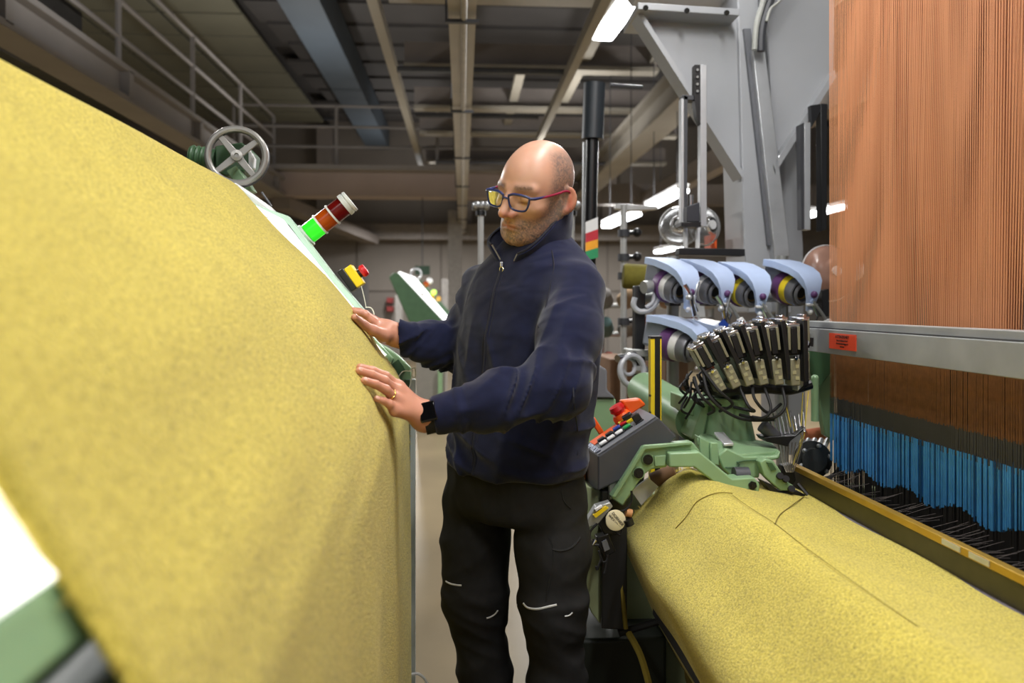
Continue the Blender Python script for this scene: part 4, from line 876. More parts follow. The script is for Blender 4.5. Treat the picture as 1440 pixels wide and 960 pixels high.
MB().cyl(at(971, 290, 3.14), at(971, 274, 3.14), 0.012, 12).build('motor_shaft', CHROME, mtr)
for x in (964, 981): MB().cyl(at(x, 319, 3.14), at(x, 352, 3.14), 0.009, 10).build('motor_leg', WHITE, mtr)
# transparent balloon guards
GLASS = mat('clear_plastic_dome', (236, 238, 240), 0.08, trans=0.92, spec=0.4)
def guard(lab, x, y, Y, r, ax, m=GLASS):
    t = thing('balloon_guard', lab, 'guard disc', at(x, y, Y))
    prof_ = [(0.0, r), (r * 0.12, r * 0.99), (r * 0.35, r * 0.84), (r * 0.5, r * 0.5), (r * 0.55, 0.012)]
    o = MB().lathe(prof_, at(x, y, Y), ax, 36).build('clear_dome', m, t); md = o.modifiers.new('thickness', 'SOLIDIFY'); md.thickness = 0.003
    MB().torus(at(x, y, Y), ax, r, 0.004, 40, 6).build('dome_rim', WHITE, t)
    MB().lathe([(0, 0), (0, 0.02), (0.012, 0.02), (0.012, 0.008), (0.012, 0)], at(x, y, Y) + Vector(ax).normalized() * r * 0.52, ax, 16).build('dome_hub', WHITE, t)
guard('clear plastic dome left of the motor block legs', 956, 318, 3.35, 0.085, (-0.3, -1, 0.05)); guard('clear plastic dome right of the motor block legs', 990, 318, 3.45, 0.085, (0.5, -1, 0.05))
guard('large copper-tinted clear dome half hidden by the orange cords', 1164, 384, 3.2, 0.115, (0.1, -1, 0.1), mat('copper_tinted_plastic', (222, 172, 150), 0.2, trans=0.5, var=0.1))
tag(MB().cyl(at(1158, 380, 3.36), at(1204, 378, 3.4), 0.05, 24).build('white_yarn_cone', WHITE), 'white yarn package lying behind the orange cords', 'yarn package')
tag(MB().prism(P([(1156, 408), (1166, 406), (1166, 445), (1156, 445)], 3.05), (0, 0.06, 0)).build('black_bracket', BLACK, bevel=0.003), 'black bracket under the copper-tinted dome', 'bracket')
tag(MB().prism(P([(1000, 330), (1008, 330), (1008, 352), (1000, 352)], 3.6), (0, 0.1, 0)).build('orange_yarn_package', ORANGE), 'orange block seen below the right clear dome', 'yarn package')

# ------------------------------------------------------------------ things behind the man
pole = thing('black_pole', 'leaning black pole with a thicker upper sleeve behind the man', 'pole', at(826, 600, 3.6))
a_, b_ = at(836, 118, 3.6), at(833, 196, 3.6)
MB().cyl(at(833, 190, 3.6), Vector((at(818, 500, 3.6).x, 3.6, 0.0)), 0.029, 20).build('pole_shaft', mat('satin_black', (20, 20, 22), 0.3, var=0.1), pole)
MB().cyl(a_, b_, 0.05, 24).build('pole_sleeve', mat('dark_slate_sleeve', (42, 48, 54), 0.45, var=0.1), pole)
MB().cyl(at(858, 120, 3.62), at(903, 123, 3.62), 0.01, 8).build('pole_bracket', DGREY, pole)
MB().cyl(at(822, 200, 3.7), Vector((at(814, 500, 3.7).x, 3.7, 0)), 0.008, 8).build('side_rod', STEEL, pole)
fl = thing('striped_board', 'board striped white, red, orange and green on the black pole', 'board', at(832, 335, 3.5))
for k, (m, y0, y1) in enumerate(((WHITE, (312, 305), (328, 322)), (mat('crimson_stripe', (196, 36, 52), 0.5), (328, 322), (341, 336)), (mat('amber_stripe', (244, 166, 30), 0.5), (341, 336), (353, 348)), (mat('green_stripe', (40, 150, 96), 0.5), (353, 348), (366, 362)))):
    MB().prism(P([(824, y0[0]), (841, y0[1]), (841, y1[1]), (824, y1[0])], 3.5), (0, 0.02, 0)).build('stripe', m, fl)
# white threading posts
def wpost(lab, x, yt, yb, Y, heads):
    t = thing('threading_post', lab, 'post', at(x, yb, Y))
    MB().cyl(at(x, yt, Y), Vector((at(x, yb, Y).x, Y, 0.03)), 0.016, 12).build('post_tube', mat('pale_steel_post', (206, 206, 204), 0.35, 0.3, var=0.04), t)
    MB().cyl(Vector((at(x, yb, Y).x, Y, 0)), Vector((at(x, yb, Y).x, Y, 0.03)), 0.12, 20).build('post_base', DGREY, t)
    for y in heads:
        MB().cyl(at(x, y - 5, Y), at(x, y + 5, Y), 0.03, 14).build('post_clamp', DGREY, t); MB().cyl(at(x, y, Y), at(x + 18, y - 1, Y), 0.011, 8).build('clamp_arm', BLACK, t); MB().ball(at(x + 19, y - 1, Y), 0.024).build('clamp_knob', BLACK, t)
    return t
wp_ = wpost('white threading post with black clamps right behind the man', 877, 288, 480, 4.0, (328, 362, 388, 452))
MB().prism(P([(866, 286), (900, 288), (925, 290), (925, 294), (886, 296), (866, 293)], 4.0), (0, 0.05, 0)).build('top_arm', mat('pale_steel_post', (206, 206, 204)), wp_, bevel=0.003)
for x, lab in ((676, 'thin white post with grey head left of the face'), (804, 'thin white post with grey head right of the ear')):
    t = wpost(lab, x, 292, 480, 4.6, ())
    MB().prism(P([(x - 12, 284), (x + 12, 283), (x + 12, 293), (x - 12, 294)], 4.58), (0, 0.08, 0)).build('post_head', GREYP, t, bevel=0.006)
    for k in range(3): MB().ball(at(x - 6 + k * 7, 288, 4.56), 0.02).build('head_eye', STEEL, t)
    MB().cyl(at(x, 296, 4.6), at(x, 303, 4.6), 0.03, 12).build('post_collar', BLACK, t)
tag(MB().lathe([(-0.115, 0), (-0.115, 0.05), (-0.105, 0.057), (0.105, 0.057), (0.115, 0.05), (0.115, 0)], at(912, 390, 3.55), (1, -0.1, -0.06), 28).build('olive_yarn_package', mat('olive_yarn', (116, 108, 36), 0.85, var=0.12, scale=50)), 'fat olive green yarn package left of the feeders', 'yarn package')
# black column with hoses
bc = thing('black_column', 'black upright column with coiled grey hoses behind the console', 'column', at(899, 620, 3.0))
MB().prism(P([(893, 402), (908, 400), (906, 700), (892, 700)], 3.0), (0, 0.05, 0)).build('column_profile', BLACK, bc, bevel=0.004)
MB().box((at(899, 600, 3.02).x, 3.02, 0.28), (0.05, 0.06, 0.56)).build('column_leg', BLACK, bc)
HOSE = mat('translucent_grey_hose', (176, 178, 184), 0.25, var=0.06)
MB().tube(spline(P([(926, 402), (925, 420), (915, 434), (900, 438), (891, 430), (893, 418)], 2.98)), 0.011, 8).build('hose_loop', HOSE, bc)
MB().tube(spline(P([(921, 406), (918, 424), (908, 432)], 2.97)), 0.008, 8).build('hose_loop', HOSE, bc)
MB().cyl(at(905, 404, 2.96), at(920, 402, 2.98), 0.024, 14).build('hose_valve', ALU, bc)
rg = thing('grey_ring_guide', 'pale grey ring with a chrome roller in front of the black column', 'ring', at(888, 520, 2.9))
MB().torus(at(889, 521, 2.9), (0.5, -1, 0.1), 0.055, 0.011, 36, 10).build('ring', HOSE, rg); MB().torus(at(884, 515, 2.92), (0.5, -1, 0.1), 0.03, 0.007, 28, 8).build('inner_ring', HOSE, rg)
MB().cyl(at(868, 504, 2.88), at(892, 499, 2.94), 0.014, 14).build('chrome_roller', CHROME, rg)
MB().cyl(at(908, 520, 2.95), at(893, 520, 3.0), 0.016, 10).build('ring_arm', ALU, rg); MB().prism(P([(880, 490), (912, 492), (912, 502), (880, 500)], 2.95), (0, 0.05, 0)).build('ring_bracket', ALU, rg, bevel=0.003)
# far clutter: pale yarn packages on a creel behind
cr = thing('yarn_creel', 'creel frame of steel tubes with rows of pale yarn cones behind the man', 'creel', at(870, 600, 5.2))
for y in (430, 470, 520): MB().cyl(at(842, y, 5.2), at(1010, y, 5.2), 0.018, 8).build('creel_tube', ALU, cr)
for x in (846, 918, 1000): MB().cyl(Vector((at(x, 600, 5.2).x, 5.2, 0)), at(x, 395, 5.2), 0.02, 8).build('creel_upright', ALU, cr)
random.seed(4)
ccol = [mat('pale_yarn', (196, 190, 180), 0.85, var=0.1), mat('grey_yarn', (136, 132, 128), 0.85, var=0.1), mat('brick_red_yarn', (140, 66, 56), 0.85, var=0.1), mat('tan_yarn', (168, 140, 108), 0.85, var=0.1), mat('teal_yarn', (92, 120, 120), 0.85, var=0.1)]
cn = ['pale cream', 'mid grey', 'brick red', 'tan', 'dull teal']; where = {424: 'top tube', 464: 'middle tube', 512: 'lower tube'}
order = ['first', 'second', 'third', 'fourth', 'fifth', 'sixth']
for y in (424, 464, 512):
    for k, x in enumerate((850, 879, 908, 937, 966, 995)):
        c = random.randrange(5)
        tag(MB().lathe([(0, 0), (0, 0.055), (0.02, 0.06), (0.13, 0.035), (0.14, 0.02), (0.14, 0)], at(x, y, 5.12), (random.uniform(-.3, .3), -1, 0.5), 18).build('yarn_cone', ccol[c]), '%s yarn cone, %s from the left on the %s of the creel' % (cn[c], order[k], where[y]), 'yarn cone', 'yarn cones on the creel')
tag(MB().prism(P([(936, 498), (968, 502), (968, 640), (936, 640)], 3.5), (0, 0.4, 0)).build('cardboard_box', BROWN, bevel=0.004), 'brown cardboard box below the lower left feeder', 'box')
tag(MB().prism(P([(858, 505), (892, 505), (892, 640), (858, 640)], 4.2), (0, 0.5, 0)).build('cardboard_box', BROWN, bevel=0.004), 'brown cardboard box behind the pale grey ring', 'box')
tag(MB().ball(at(951, 529, 3.49), 0.012).build('white_stud', WHITE), 'white round stud on the cardboard box below the feeder', 'stud')
tag(MB().prism(P([(930, 555), (990, 560), (990, 640), (930, 640)], 3.2), (0, 0.3, 0)).build('grey_motor_case', GREYP, bevel=0.02), 'grey motor case behind the green tube', 'motor')

# ------------------------------------------------------------------ far machine and cabinet behind the man
m2 = thing('far_inspection_machine', 'distant dark green inspection machine with a slanted lit white table', 'machine', at(600, 560, 8.4))
MB().prism(P([(547, 390), (553, 383), (560, 384), (624, 452), (604, 452), (585, 455), (575, 452)], 8.4), (0, 0.12, 0)).build('side_plate', GREEN_D, m2, bevel=0.01)
MB().prism([at(559, 384, 8.5), at(622, 452, 8.5), at(632, 452, 10.0), at(582, 392, 10.0)], (0.02, 0, 0.02)).build('lit_table', LP, m2, label='glowing white table')
MB().prism(P([(590, 392), (600, 402), (634, 440), (630, 446), (590, 400)], 10.0), (0, 0.12, 0)).build('far_side_plate', GREEN_D, m2, bevel=0.01)
MB().torus(at(585, 385, 9.9), (0.2, -1, 0), 0.065, 0.012, 20, 6).build('handwheel', STEEL, m2)
MB().prism(P([(587, 416), (594, 411), (596, 417), (591, 421)], 8.55), (0, 0.08, 0)).build('control_knob_box', mat('brown_box', (84, 62, 40), 0.5), m2)
MB().lathe([(0, 0), (0, 0.035), (0.06, 0.035), (0.06, 0)], at(597, 401, 10.0), (0.8, 0, 0.6), 10).build('signal_stub', MATS['amber_lens'], m2); MB().ball(at(604, 395, 10), 0.04).build('signal_cap', WHITE, m2)
MB().ball(at(610, 411, 9.9), 0.035).build('signal_light', mat('lit_yellow_green', (190, 240, 90), 0.3, emit=(200, 255, 90), estr=1.0), m2)
for x, y in ((607, 418), (617, 420)): MB().ball(at(x, y, 9.9), 0.032).build('amber_button', mat('amber_button', (214, 160, 50), 0.4), m2)
MB().prism(P([(585, 455), (628, 455), (624, 612), (585, 612)], 8.4), (0, 1.5, 0)).build('machine_base', mat('grey_base_casing', (128, 124, 116), 0.6, var=0.06), m2, bevel=0.01)
MB().prism(P([(616, 520), (622, 520), (622, 600), (616, 600)], 8.3), (0, 0.05, 0)).build('green_post', GREEN, m2)
tag(MB().prism(P([(556, 415), (566, 415), (566, 480), (556, 480)], 12.0), (0, 0.1, 0)).build('pale_post', mat('pale_column', (150, 146, 142), 0.7), bevel=0.01), 'pale post standing behind the dark green machine, left', 'post')
tag(MB().prism(P([(621, 392), (630, 392), (630, 440), (621, 440)], 12.0), (0, 0.1, 0)).build('pale_post', mat('pale_column', (150, 146, 142), 0.7), bevel=0.01), 'pale post standing behind the slanted white table, right', 'post')
# ------------------------------------------------------------------ sculpting: smooth distance fields turned into one skin
def V3(p): return np.array(tuple(p), dtype=np.float32)
def smin(a, b, k):
    h = np.maximum(k - np.abs(a - b), 0) / k
    return np.minimum(a, b) - h * h * k * 0.25
def smax(a, b, k): return -smin(-a, -b, k)
def rcone(Pn, a, b, ra, rb):
    a, b = V3(a), V3(b); ab = b - a
    t = np.clip(((Pn - a) @ ab) / max(1e-9, float(ab @ ab)), 0, 1)
    return np.linalg.norm(Pn - a - t[:, None] * ab, axis=1) - (ra + (rb - ra) * t)
def chain(Pn, pts, rs, k=0.01):
    d = None
    for i in range(len(pts) - 1):
        e = rcone(Pn, pts[i], pts[i + 1], rs[i], rs[i + 1]); d = e if d is None else smin(d, e, k)
    return d
def ell(Pn, c, r):
    q = Pn - V3(c); r = V3(r); k0 = np.linalg.norm(q / r, axis=1); k1 = np.linalg.norm(q / (r * r), axis=1)
    return np.where(k1 > 1e-6, k0 * (k0 - 1) / np.maximum(k1, 1e-6), -float(min(r)))
def hashn(i, j, k, s):
    n = (i * 73856093) ^ (j * 19349663) ^ (k * 83492791) ^ (s * 2654435)
    n = (n ^ (n >> 13)) * 1274126177; n = n ^ (n >> 16)
    return (n & 0xffff).astype(np.float32) / 65535.0
def vnoise(Q, s=0):
    i = np.floor(Q).astype(np.int64); f = (Q - i).astype(np.float32); f = f * f * (3 - 2 * f); out = 0
    for dx in (0, 1):
        wx = f[:, 0] if dx else 1 - f[:, 0]
        for dy in (0, 1):
            wy = f[:, 1] if dy else 1 - f[:, 1]
            for dz in (0, 1):
                wz = f[:, 2] if dz else 1 - f[:, 2]
                out = out + wx * wy * wz * hashn(i[:, 0] + dx, i[:, 1] + dy, i[:, 2] + dz, s)
    return out * 2 - 1
def sdf_mesh(fn, lo, hi, h, B=28):
    lo = np.array(lo, dtype=np.float64); hi = np.array(hi, dtype=np.float64)
    nb = np.ceil((hi - lo) / (h * B)).astype(int)
    bi = np.stack(np.meshgrid(*[np.arange(q) for q in nb], indexing='ij'), -1).reshape(-1, 3)
    cen = (lo + (bi + 0.5) * B * h).astype(np.float32)
    act = bi[np.abs(fn(cen)) < B * h * 1.05 + 0.012]
    g = np.stack(np.meshgrid(*[np.arange(B + 1)] * 3, indexing='ij'), -1).reshape(-1, 3)
    N = (nb * B + 4).astype(np.int64); off8 = np.array([(a, b, c) for a in (0, 1) for b in (0, 1) for c in (0, 1)])
    edges = [(0, 4), (1, 5), (2, 6), (3, 7), (0, 2), (1, 3), (4, 6), (5, 7), (0, 1), (2, 3), (4, 5), (6, 7)]
    key = lambda c: (c[:, 0] * N[1] + c[:, 1]) * N[2] + c[:, 2]
    VK, VV, QK = [], [], []
    for b in act:
        base = b * B
        D = fn((lo + (base + g) * h).astype(np.float32)).reshape(B + 1, B + 1, B + 1)
        In = D < 0
        if In.all() or not In.any(): continue
        cnt = sum(In[a:B + a, c:B + c, e:B + e].astype(np.int8) for a, c, e in off8)
        cells = np.argwhere((cnt > 0) & (cnt < 8))
        cv = np.stack([D[cells[:, 0] + a, cells[:, 1] + c, cells[:, 2] + e] for a, c, e in off8], 1)
        acc = np.zeros((len(cells), 3)); n = np.zeros(len(cells))
        for p, q in edges:
            m = (cv[:, p] < 0) != (cv[:, q] < 0); t = np.where(m, cv[:, p] / np.where(m, cv[:, p] - cv[:, q], 1), 0)
            acc += m[:, None] * (off8[p] + t[:, None] * (off8[q] - off8[p])); n += m
        VK.append(key(cells + base + 1)); VV.append(lo + (base + cells + acc / n[:, None]) * h)
        for ax in range(3):
            s0 = [slice(0, B)] * 3; s1 = [slice(0, B)] * 3; s1[ax] = slice(1, B + 1)
            A, C = In[tuple(s0)], In[tuple(s1)]; e = np.argwhere(A != C)
            if not len(e): continue
            fl = A[tuple(e.T)]; u, w = [(1, 2), (2, 0), (0, 1)][ax]; G = e + base + 1
            du = np.zeros(3, int); du[u] = 1; dw = np.zeros(3, int); dw[w] = 1
            qk = np.stack([key(G - du - dw), key(G - dw), key(G), key(G - du)], 1); qk[~fl] = qk[~fl][:, ::-1]; QK.append(qk)
    VK = np.concatenate(VK); VV = np.concatenate(VV); QK = np.concatenate(QK)
    o = np.argsort(VK); VK, VV = VK[o], VV[o]
    ix = np.clip(np.searchsorted(VK, QK), 0, len(VK) - 1); ok = (VK[ix] == QK).all(1)
    return VV, ix[ok]
def np_mesh(name, V, Q):
    me = bpy.data.meshes.new(name); me.vertices.add(len(V)); me.vertices.foreach_set('co', V.astype(np.float32).ravel())
    me.loops.add(Q.size); me.loops.foreach_set('vertex_index', Q.astype(np.int32).ravel())
    me.polygons.add(len(Q)); me.polygons.foreach_set('loop_start', np.arange(0, Q.size, 4, dtype=np.int32))
    me.update(calc_edges=True); me.validate(); return me
def relax(V, Q, n=2, w=0.5):
    for _ in range(n):
        A = np.zeros_like(V); c = np.zeros(len(V))
        for k in range(4):
            a, b = Q[:, k], Q[:, (k + 1) % 4]
            for d in range(3): A[:, d] += np.bincount(a, V[b, d], len(V)) + np.bincount(b, V[a, d], len(V))
            c += np.bincount(a, minlength=len(V)) + np.bincount(b, minlength=len(V))
        V = V * (1 - w) + w * A / np.maximum(c, 1)[:, None]
    return V

# ------------------------------------------------------------------ the man: skeleton
man = thing('person', 'bald bearded man in a navy fleece and glasses feeling the yellow web with both hands', 'person', (0.15, 1.93, 0))
HC = np.array([0.178, 1.90, 1.60]); HS = 1.008
def orient(yaw, pitch, roll):
    f0 = np.array([math.cos(yaw), math.sin(yaw), 0.0]); z = np.array([0, 0, 1.0])
    f = f0 * math.cos(pitch) - z * math.sin(pitch); u = z * math.cos(pitch) + f0 * math.sin(pitch); l = np.cross(u, f)
    return np.stack([f, l * math.cos(roll) + u * math.sin(roll), u * math.cos(roll) - l * math.sin(roll)])
HR = orient(math.radians(226), 0.207, -0.24)            # rows: forward, left, up
def h2w(p): return Vector((HC + HS * (np.array(p, dtype=float) @ HR)).tolist())
def w2h(Pn): return ((Pn - HC.astype(np.float32)) @ HR.T.astype(np.float32)) / HS
TY = math.radians(220)
TF = np.array([math.cos(TY), math.sin(TY), 0.0]); TL = np.array([-TF[1], TF[0], 0.0])
TL = np.cross([0, 0, 1.0], TF)
LS, LE, LW = at(812, 410, 1.80), at(788, 545, 1.62), at(600, 587, 1.60)
RS, RE, RW = at(680, 408, 2.08), at(662, 500, 2.13), at(546, 468, 2.02)
NB = V3((0.205, 1.965, 1.46))

# ---- head
def head(Pn):
    q = w2h(Pn); qa = q.copy(); qa[:, 1] = np.abs(q[:, 1])
    d = ell(q, (-0.009, 0, 0.034), (0.096, 0.0745, 0.086))
    d = smin(d, ell(q, (0.034, 0, 0.004), (0.064, 0.064, 0.075)), 0.03)
    d = smin(d, ell(q, (0.036, 0, -0.045), (0.052, 0.053, 0.064)), 0.03)
    d = smin(d, ell(q, (0.040, 0, -0.080), (0.046, 0.046, 0.036)), 0.03)
    d = smin(d, ell(qa, (0.072, 0.008, -0.100), (0.020, 0.016, 0.018)), 0.022)          # chin
    d = smin(d, rcone(qa, (0.0, 0.060, -0.05), (0.058, 0.030, -0.096), 0.016, 0.014), 0.03)     # jaw line
    d = smin(d, ell(qa, (0.060, 0.043, -0.027), (0.022, 0.020, 0.014)), 0.022)          # cheek bone
    d = smin(d, rcone(qa, (0.090, 0.012, 0.016), (0.076, 0.046, 0.018), 0.010, 0.008), 0.014)   # brow
    d = smax(d, -ell(qa, (0.106, 0.033, -0.006), (0.020, 0.020, 0.015)), 0.016)         # eye socket
    d = smin(d, ell(qa, (0.0785, 0.033, -0.004), (0.0135, 0.0145, 0.0125)), 0.003)      # closed, downcast lids
    n = chain(q, [(0.093, 0, 0.012), (0.107, 0, -0.010), (0.121, 0, -0.037)], [0.0085, 0.0095, 0.0118], 0.008)
    n = smin(n, ell(qa, (0.105, 0.0140, -0.041), (0.012, 0.0085, 0.0085)), 0.008)
    n = smin(n, rcone(qa, (0.098, 0.006, -0.02), (0.09, 0.018, -0.038), 0.008, 0.008), 0.01)
    d = smin(d, n, 0.010)
    d = smax(d, -ell(qa, (0.108, 0.0075, -0.0495), (0.005, 0.0035, 0.004)), 0.004)        # nostrils
    d = smin(d, ell(q, (0.084, 0, -0.066), (0.017, 0.028, 0.016)), 0.014)               # muzzle
    d = smin(d, rcone(qa, (0.0995, 0.0, -0.0645), (0.088, 0.023, -0.0725), 0.0042, 0.0020), 0.006)
    d = smin(d, rcone(qa, (0.098, 0.0, -0.0745), (0.089, 0.019, -0.0765), 0.0050, 0.0022), 0.006)
    d = smax(d, -rcone(qa, (0.1045, 0.0, -0.0692), (0.092, 0.024, -0.0752), 0.0014, 0.0012), 0.004)
    d = smax(d, -rcone(qa, (0.100, 0.023, -0.046), (0.088, 0.033, -0.078), 0.0015, 0.0012), 0.007)  # smile fold
    e = qa - V3((-0.012, 0.078, -0.010))                                                # ear: tilted shell
    ca, sa = math.cos(0.25), math.sin(0.25); ex = e[:, 0] * ca + e[:, 2] * sa; ez = -e[:, 0] * sa + e[:, 2] * ca; ey = e[:, 1] + ex * 0.7
    er = np.stack([ex, ey, ez], 1)
    ear = ell(er, (0, 0, 0), (0.022, 0.0085, 0.034)); ear = smin(ear, ell(er, (0.006, 0.0, -0.026), (0.010, 0.007, 0.011)), 0.008)
    ear = smax(ear, -ell(er, (0.001, 0.012, 0.004), (0.0145, 0.0125, 0.025)), 0.004)
    ear = smin(ear, rcone(er, (0.012, 0.003, -0.006), (0.012, 0.003, -0.014), 0.004, 0.004), 0.005)
    ear = smin(ear, rcone(er, (-0.004, 0.002, 0.012), (-0.006, 0.003, -0.012), 0.0028, 0.0028), 0.004)
    d = smin(d, ear, 0.006)
    return d * HS
neck_top = np.array(h2w((-0.022, 0, -0.05)))
def neck(Pn): return smin(rcone(Pn, neck_top, NB, 0.060, 0.064), rcone(Pn, h2w((0.02, 0, -0.075)), NB + V3(TF * 0.03) - V3((0, 0, 0.02)), 0.038, 0.045), 0.03)

# ---- hands
def cloth_x(z):
    for (xa, za), (xb, zb) in zip(prof[:-1], prof[1:]):
        if zb <= z <= za and za < 1.6: return xa + (xb - xa) * (za - z) / max(1e-6, za - zb)
    return prof[-1][0]
CN_ = Vector((0.88, 0, 0.47))
def on_web(px, py, off):        # where the sight line meets the web, lifted by off along its normal
    d = cam_ray(px, py); t = 0.5
    while t < 2.6:
        p = O + d * t
        if p.z < 1.64 and p.x < cloth_x(p.z): break
        t += 0.002
    return p + CN_ * off
def finger(m, tip, bulge, r0, r1, nrm=CN_):
    m, tip = Vector(m), Vector(tip)
    a = m.lerp(tip, 0.45) + nrm * bulge; b = m.lerp(tip, 0.76) + nrm * bulge * 0.75
    return ([m, a, b, tip], [r0, r0 * 0.93, r1 * 1.06, r1])
L_tips = {'middle': on_web(500, 524, 0.008), 'ring': on_web(507, 538, 0.008), 'pinky': on_web(525, 563, 0.007)}
L_mcp = {'index': at(561, 543, 1.588), 'middle': at(559, 550, 1.568), 'ring': at(558, 562, 1.55), 'pinky': at(556, 577, 1.538)}
L_tips['index'] = L_tips['middle'] + Vector((-0.006, 0.030, 0.004)); L_tips['index'].x = cloth_x(L_tips['index'].z) + 0.010
LF = [finger(L_mcp['index'], L_tips['index'], 0.008, 0.0098, 0.0078), finger(L_mcp['middle'], L_tips['middle'], 0.007, 0.0102, 0.0078),
      finger(L_mcp['ring'], L_tips['ring'], 0.007, 0.0098, 0.0075), finger(L_mcp['pinky'], L_tips['pinky'], 0.005, 0.0088, 0.0066)]
LTH = [LW.lerp(L_mcp['index'], 0.25) + Vector((-0.01, 0.02, 0.0)), at(572, 556, 1.625), at(556, 545, 1.65), at(545, 538, 1.655)]
R_mcp = [at(523, 451, 2.00), at(524, 450, 2.025), at(526, 452, 2.05), at(529, 456, 2.07)]
R_tips = [at(500, 438, 1.985), at(497, 436, 2.02), at(500, 440, 2.065), at(508, 448, 2.085)]
RF = [finger(R_mcp[i], R_tips[i], 0.006, (0.0098, 0.0102, 0.0098, 0.0086)[i], (0.0078, 0.0078, 0.0075, 0.0066)[i], Vector((0.6, -0.1, 0.75))) for i in range(4)]
RTH = [at(540, 471, 1.985), at(524, 464, 1.955), at(510, 456, 1.93), on_web(495, 448, 0.007)]
def hand(Pn, W, mcps, fingers, th, arm_dir):
    W = Vector(W); d = None
    for i, m in enumerate(mcps):
        e = rcone(Pn, W.lerp(Vector(m), 0.12) , m, 0.0155, 0.0118); d = e if d is None else smin(d, e, 0.016)
    d = smin(d, rcone(Pn, W, W + arm_dir * 0.12, 0.0265, 0.034), 0.03)
    t = chain(Pn, th, [0.017, 0.0125, 0.0108, 0.0085], 0.008); d = smin(d, t, 0.018)
    fd = None
    for pts, rs in fingers:
        e = chain(Pn, pts, rs, 0.004); fd = e if fd is None else smin(fd, e, 0.0022)
    return smin(d, fd, 0.009)
LD = (LE - LW).normalized(); RD = (RE - RW).normalized()
def arms(Pn):
    a = chain(Pn, [LS, LE, LW.lerp(LE, 0.12)], [0.050, 0.040, 0.029], 0.03); b = chain(Pn, [RS, RE, RW.lerp(RE, 0.12)], [0.050, 0.040, 0.029], 0.03)
    return np.minimum(a, b)
TZ = np.array([0.80, 0.90, 1.06, 1.26, 1.36, 1.42, 1.465, 1.50, 1.53])
def axis_pts():
    px = {0.80: 722, 0.90: 723, 1.06: 731, 1.26: 744, 1.36: 748, 1.42: 752, 1.465: 756, 1.50: 758, 1.53: 759}
    out = []
    for z in TZ:
        Y = 1.95; X = 0.15
        for _ in range(3):
            py = HOR - (z - CZ) / Y * F; p = at(px[float(z)], py, Y); X = p.x
        out.append((X, Y))
    return np.array(out)
TC = axis_pts()
def torso(Pn, A, Bf, lo, hi, k=0.02):
    z = Pn[:, 2]; cx = np.interp(z, TZ, TC[:, 0]); cy = np.interp(z, TZ, TC[:, 1]); dx = Pn[:, 0] - cx; dy = Pn[:, 1] - cy
    l = dx * TL[0] + dy * TL[1]; f = dx * TF[0] + dy * TF[1]; a = np.interp(z, TZ, A); b = np.interp(z, TZ, Bf)
    r = (np.abs(l / a) ** 2.3 + np.abs(f / b) ** 2.3) ** (1 / 2.3)
    d = (r - 1) * np.minimum(a, b)
    return smax(smax(d, lo - z, k), z - hi, k)
BA = np.array([.15, .15, .15, .165, .15, .11, .075, .06, .05]); BB = np.array([.10, .10, .10, .11, .10, .08, .07, .06, .05])
def body(Pn):
    d = torso(Pn, BA, BB, 0.86, 1.50)
    d = smin(d, arms(Pn), 0.04)
    far = np.abs(np.linalg.norm(Pn - HC.astype(np.float32), axis=1)) < 0.33
    hd = np.full(len(Pn), 1.0, np.float32)
    if far.any(): hd[far] = smin(head(Pn[far]), neck(Pn[far]), 0.03)
    hd[~far] = np.linalg.norm(Pn[~far] - HC.astype(np.float32), axis=1) - 0.14
    d = smin(d, hd, 0.025)
    for W, m, fg, th, ad in ((LW, list(L_mcp.values()), LF, LTH, LD), (RW, R_mcp, RF, RTH, RD)):
        w = V3(W); dist = np.linalg.norm(Pn - w, axis=1); near = dist < 0.27
        e = dist - 0.2
        if near.any(): e[near] = hand(Pn[near], W, m, fg, th, ad)
        d = smin(d, e, 0.012)
    return d
Vb, Qb = sdf_mesh(body, (-0.28, 1.42, 0.84), (0.40, 2.26, 1.76), 0.0026)
Vb = relax(Vb, Qb, 1, 0.4)
me = np_mesh('body', Vb - np.array(man.location), Qb)
# skin colours: stubble, cropped hair, lips, warm nose and ears, pale scalp
q = w2h(Vb.astype(np.float32)); qy = np.abs(q[:, 1])
sm = lambda e0, e1, x: np.clip((x - e0) / (e1 - e0), 0, 1) ** 2 * (3 - 2 * np.clip((x - e0) / (e1 - e0), 0, 1))
base = np.tile(np.array(lin((204, 160, 136))), (len(Vb), 1))
def mix(c, w):
    global base
    w = np.clip(w, 0, 1)[:, None]; base = base * (1 - w) + np.array(lin(c)) * w
hz = np.linalg.norm(Vb - HC, axis=1) < 0.2
n1 = vnoise(Vb.astype(np.float32) * 60, 3); n2 = vnoise(Vb.astype(np.float32) * 420, 5)
mix((192, 132, 108), 0.35 * (n1 * 0.5 + 0.5))
mix((200, 138, 114), (~hz) * 0.75)
mix((190, 112, 88), hz * sm(-0.025, -0.04, q[:, 2]) * sm(0.095, 0.112, q[:, 0]) * 0.6)                     # nose tip
mix((188, 98, 74), hz * sm(0.076, 0.086, qy) * sm(0.03, 0.0, np.abs(q[:, 0] + 0.012)) * 0.8)            # ears
mix((158, 88, 74), hz * np.exp(-((q[:, 2] + 0.070 + 0.0002 * (qy * 1000 / 4)) / 0.0055) ** 2) * sm(0.024, 0.016, qy) * sm(0.088, 0.095, q[:, 0]) * 0.85)
stub = sm(-0.040, -0.062, q[:, 2] + 0.35 * np.maximum(0, 0.055 - q[:, 0]) * -1.0) * sm(0.104, 0.098, q[:, 0] * (q[:, 2] > -0.06))
stub = np.maximum(stub, sm(0.045, 0.03, q[:, 0]) * sm(0.0, -0.03, q[:, 2]) * sm(-0.03, 0.01, q[:, 0]))
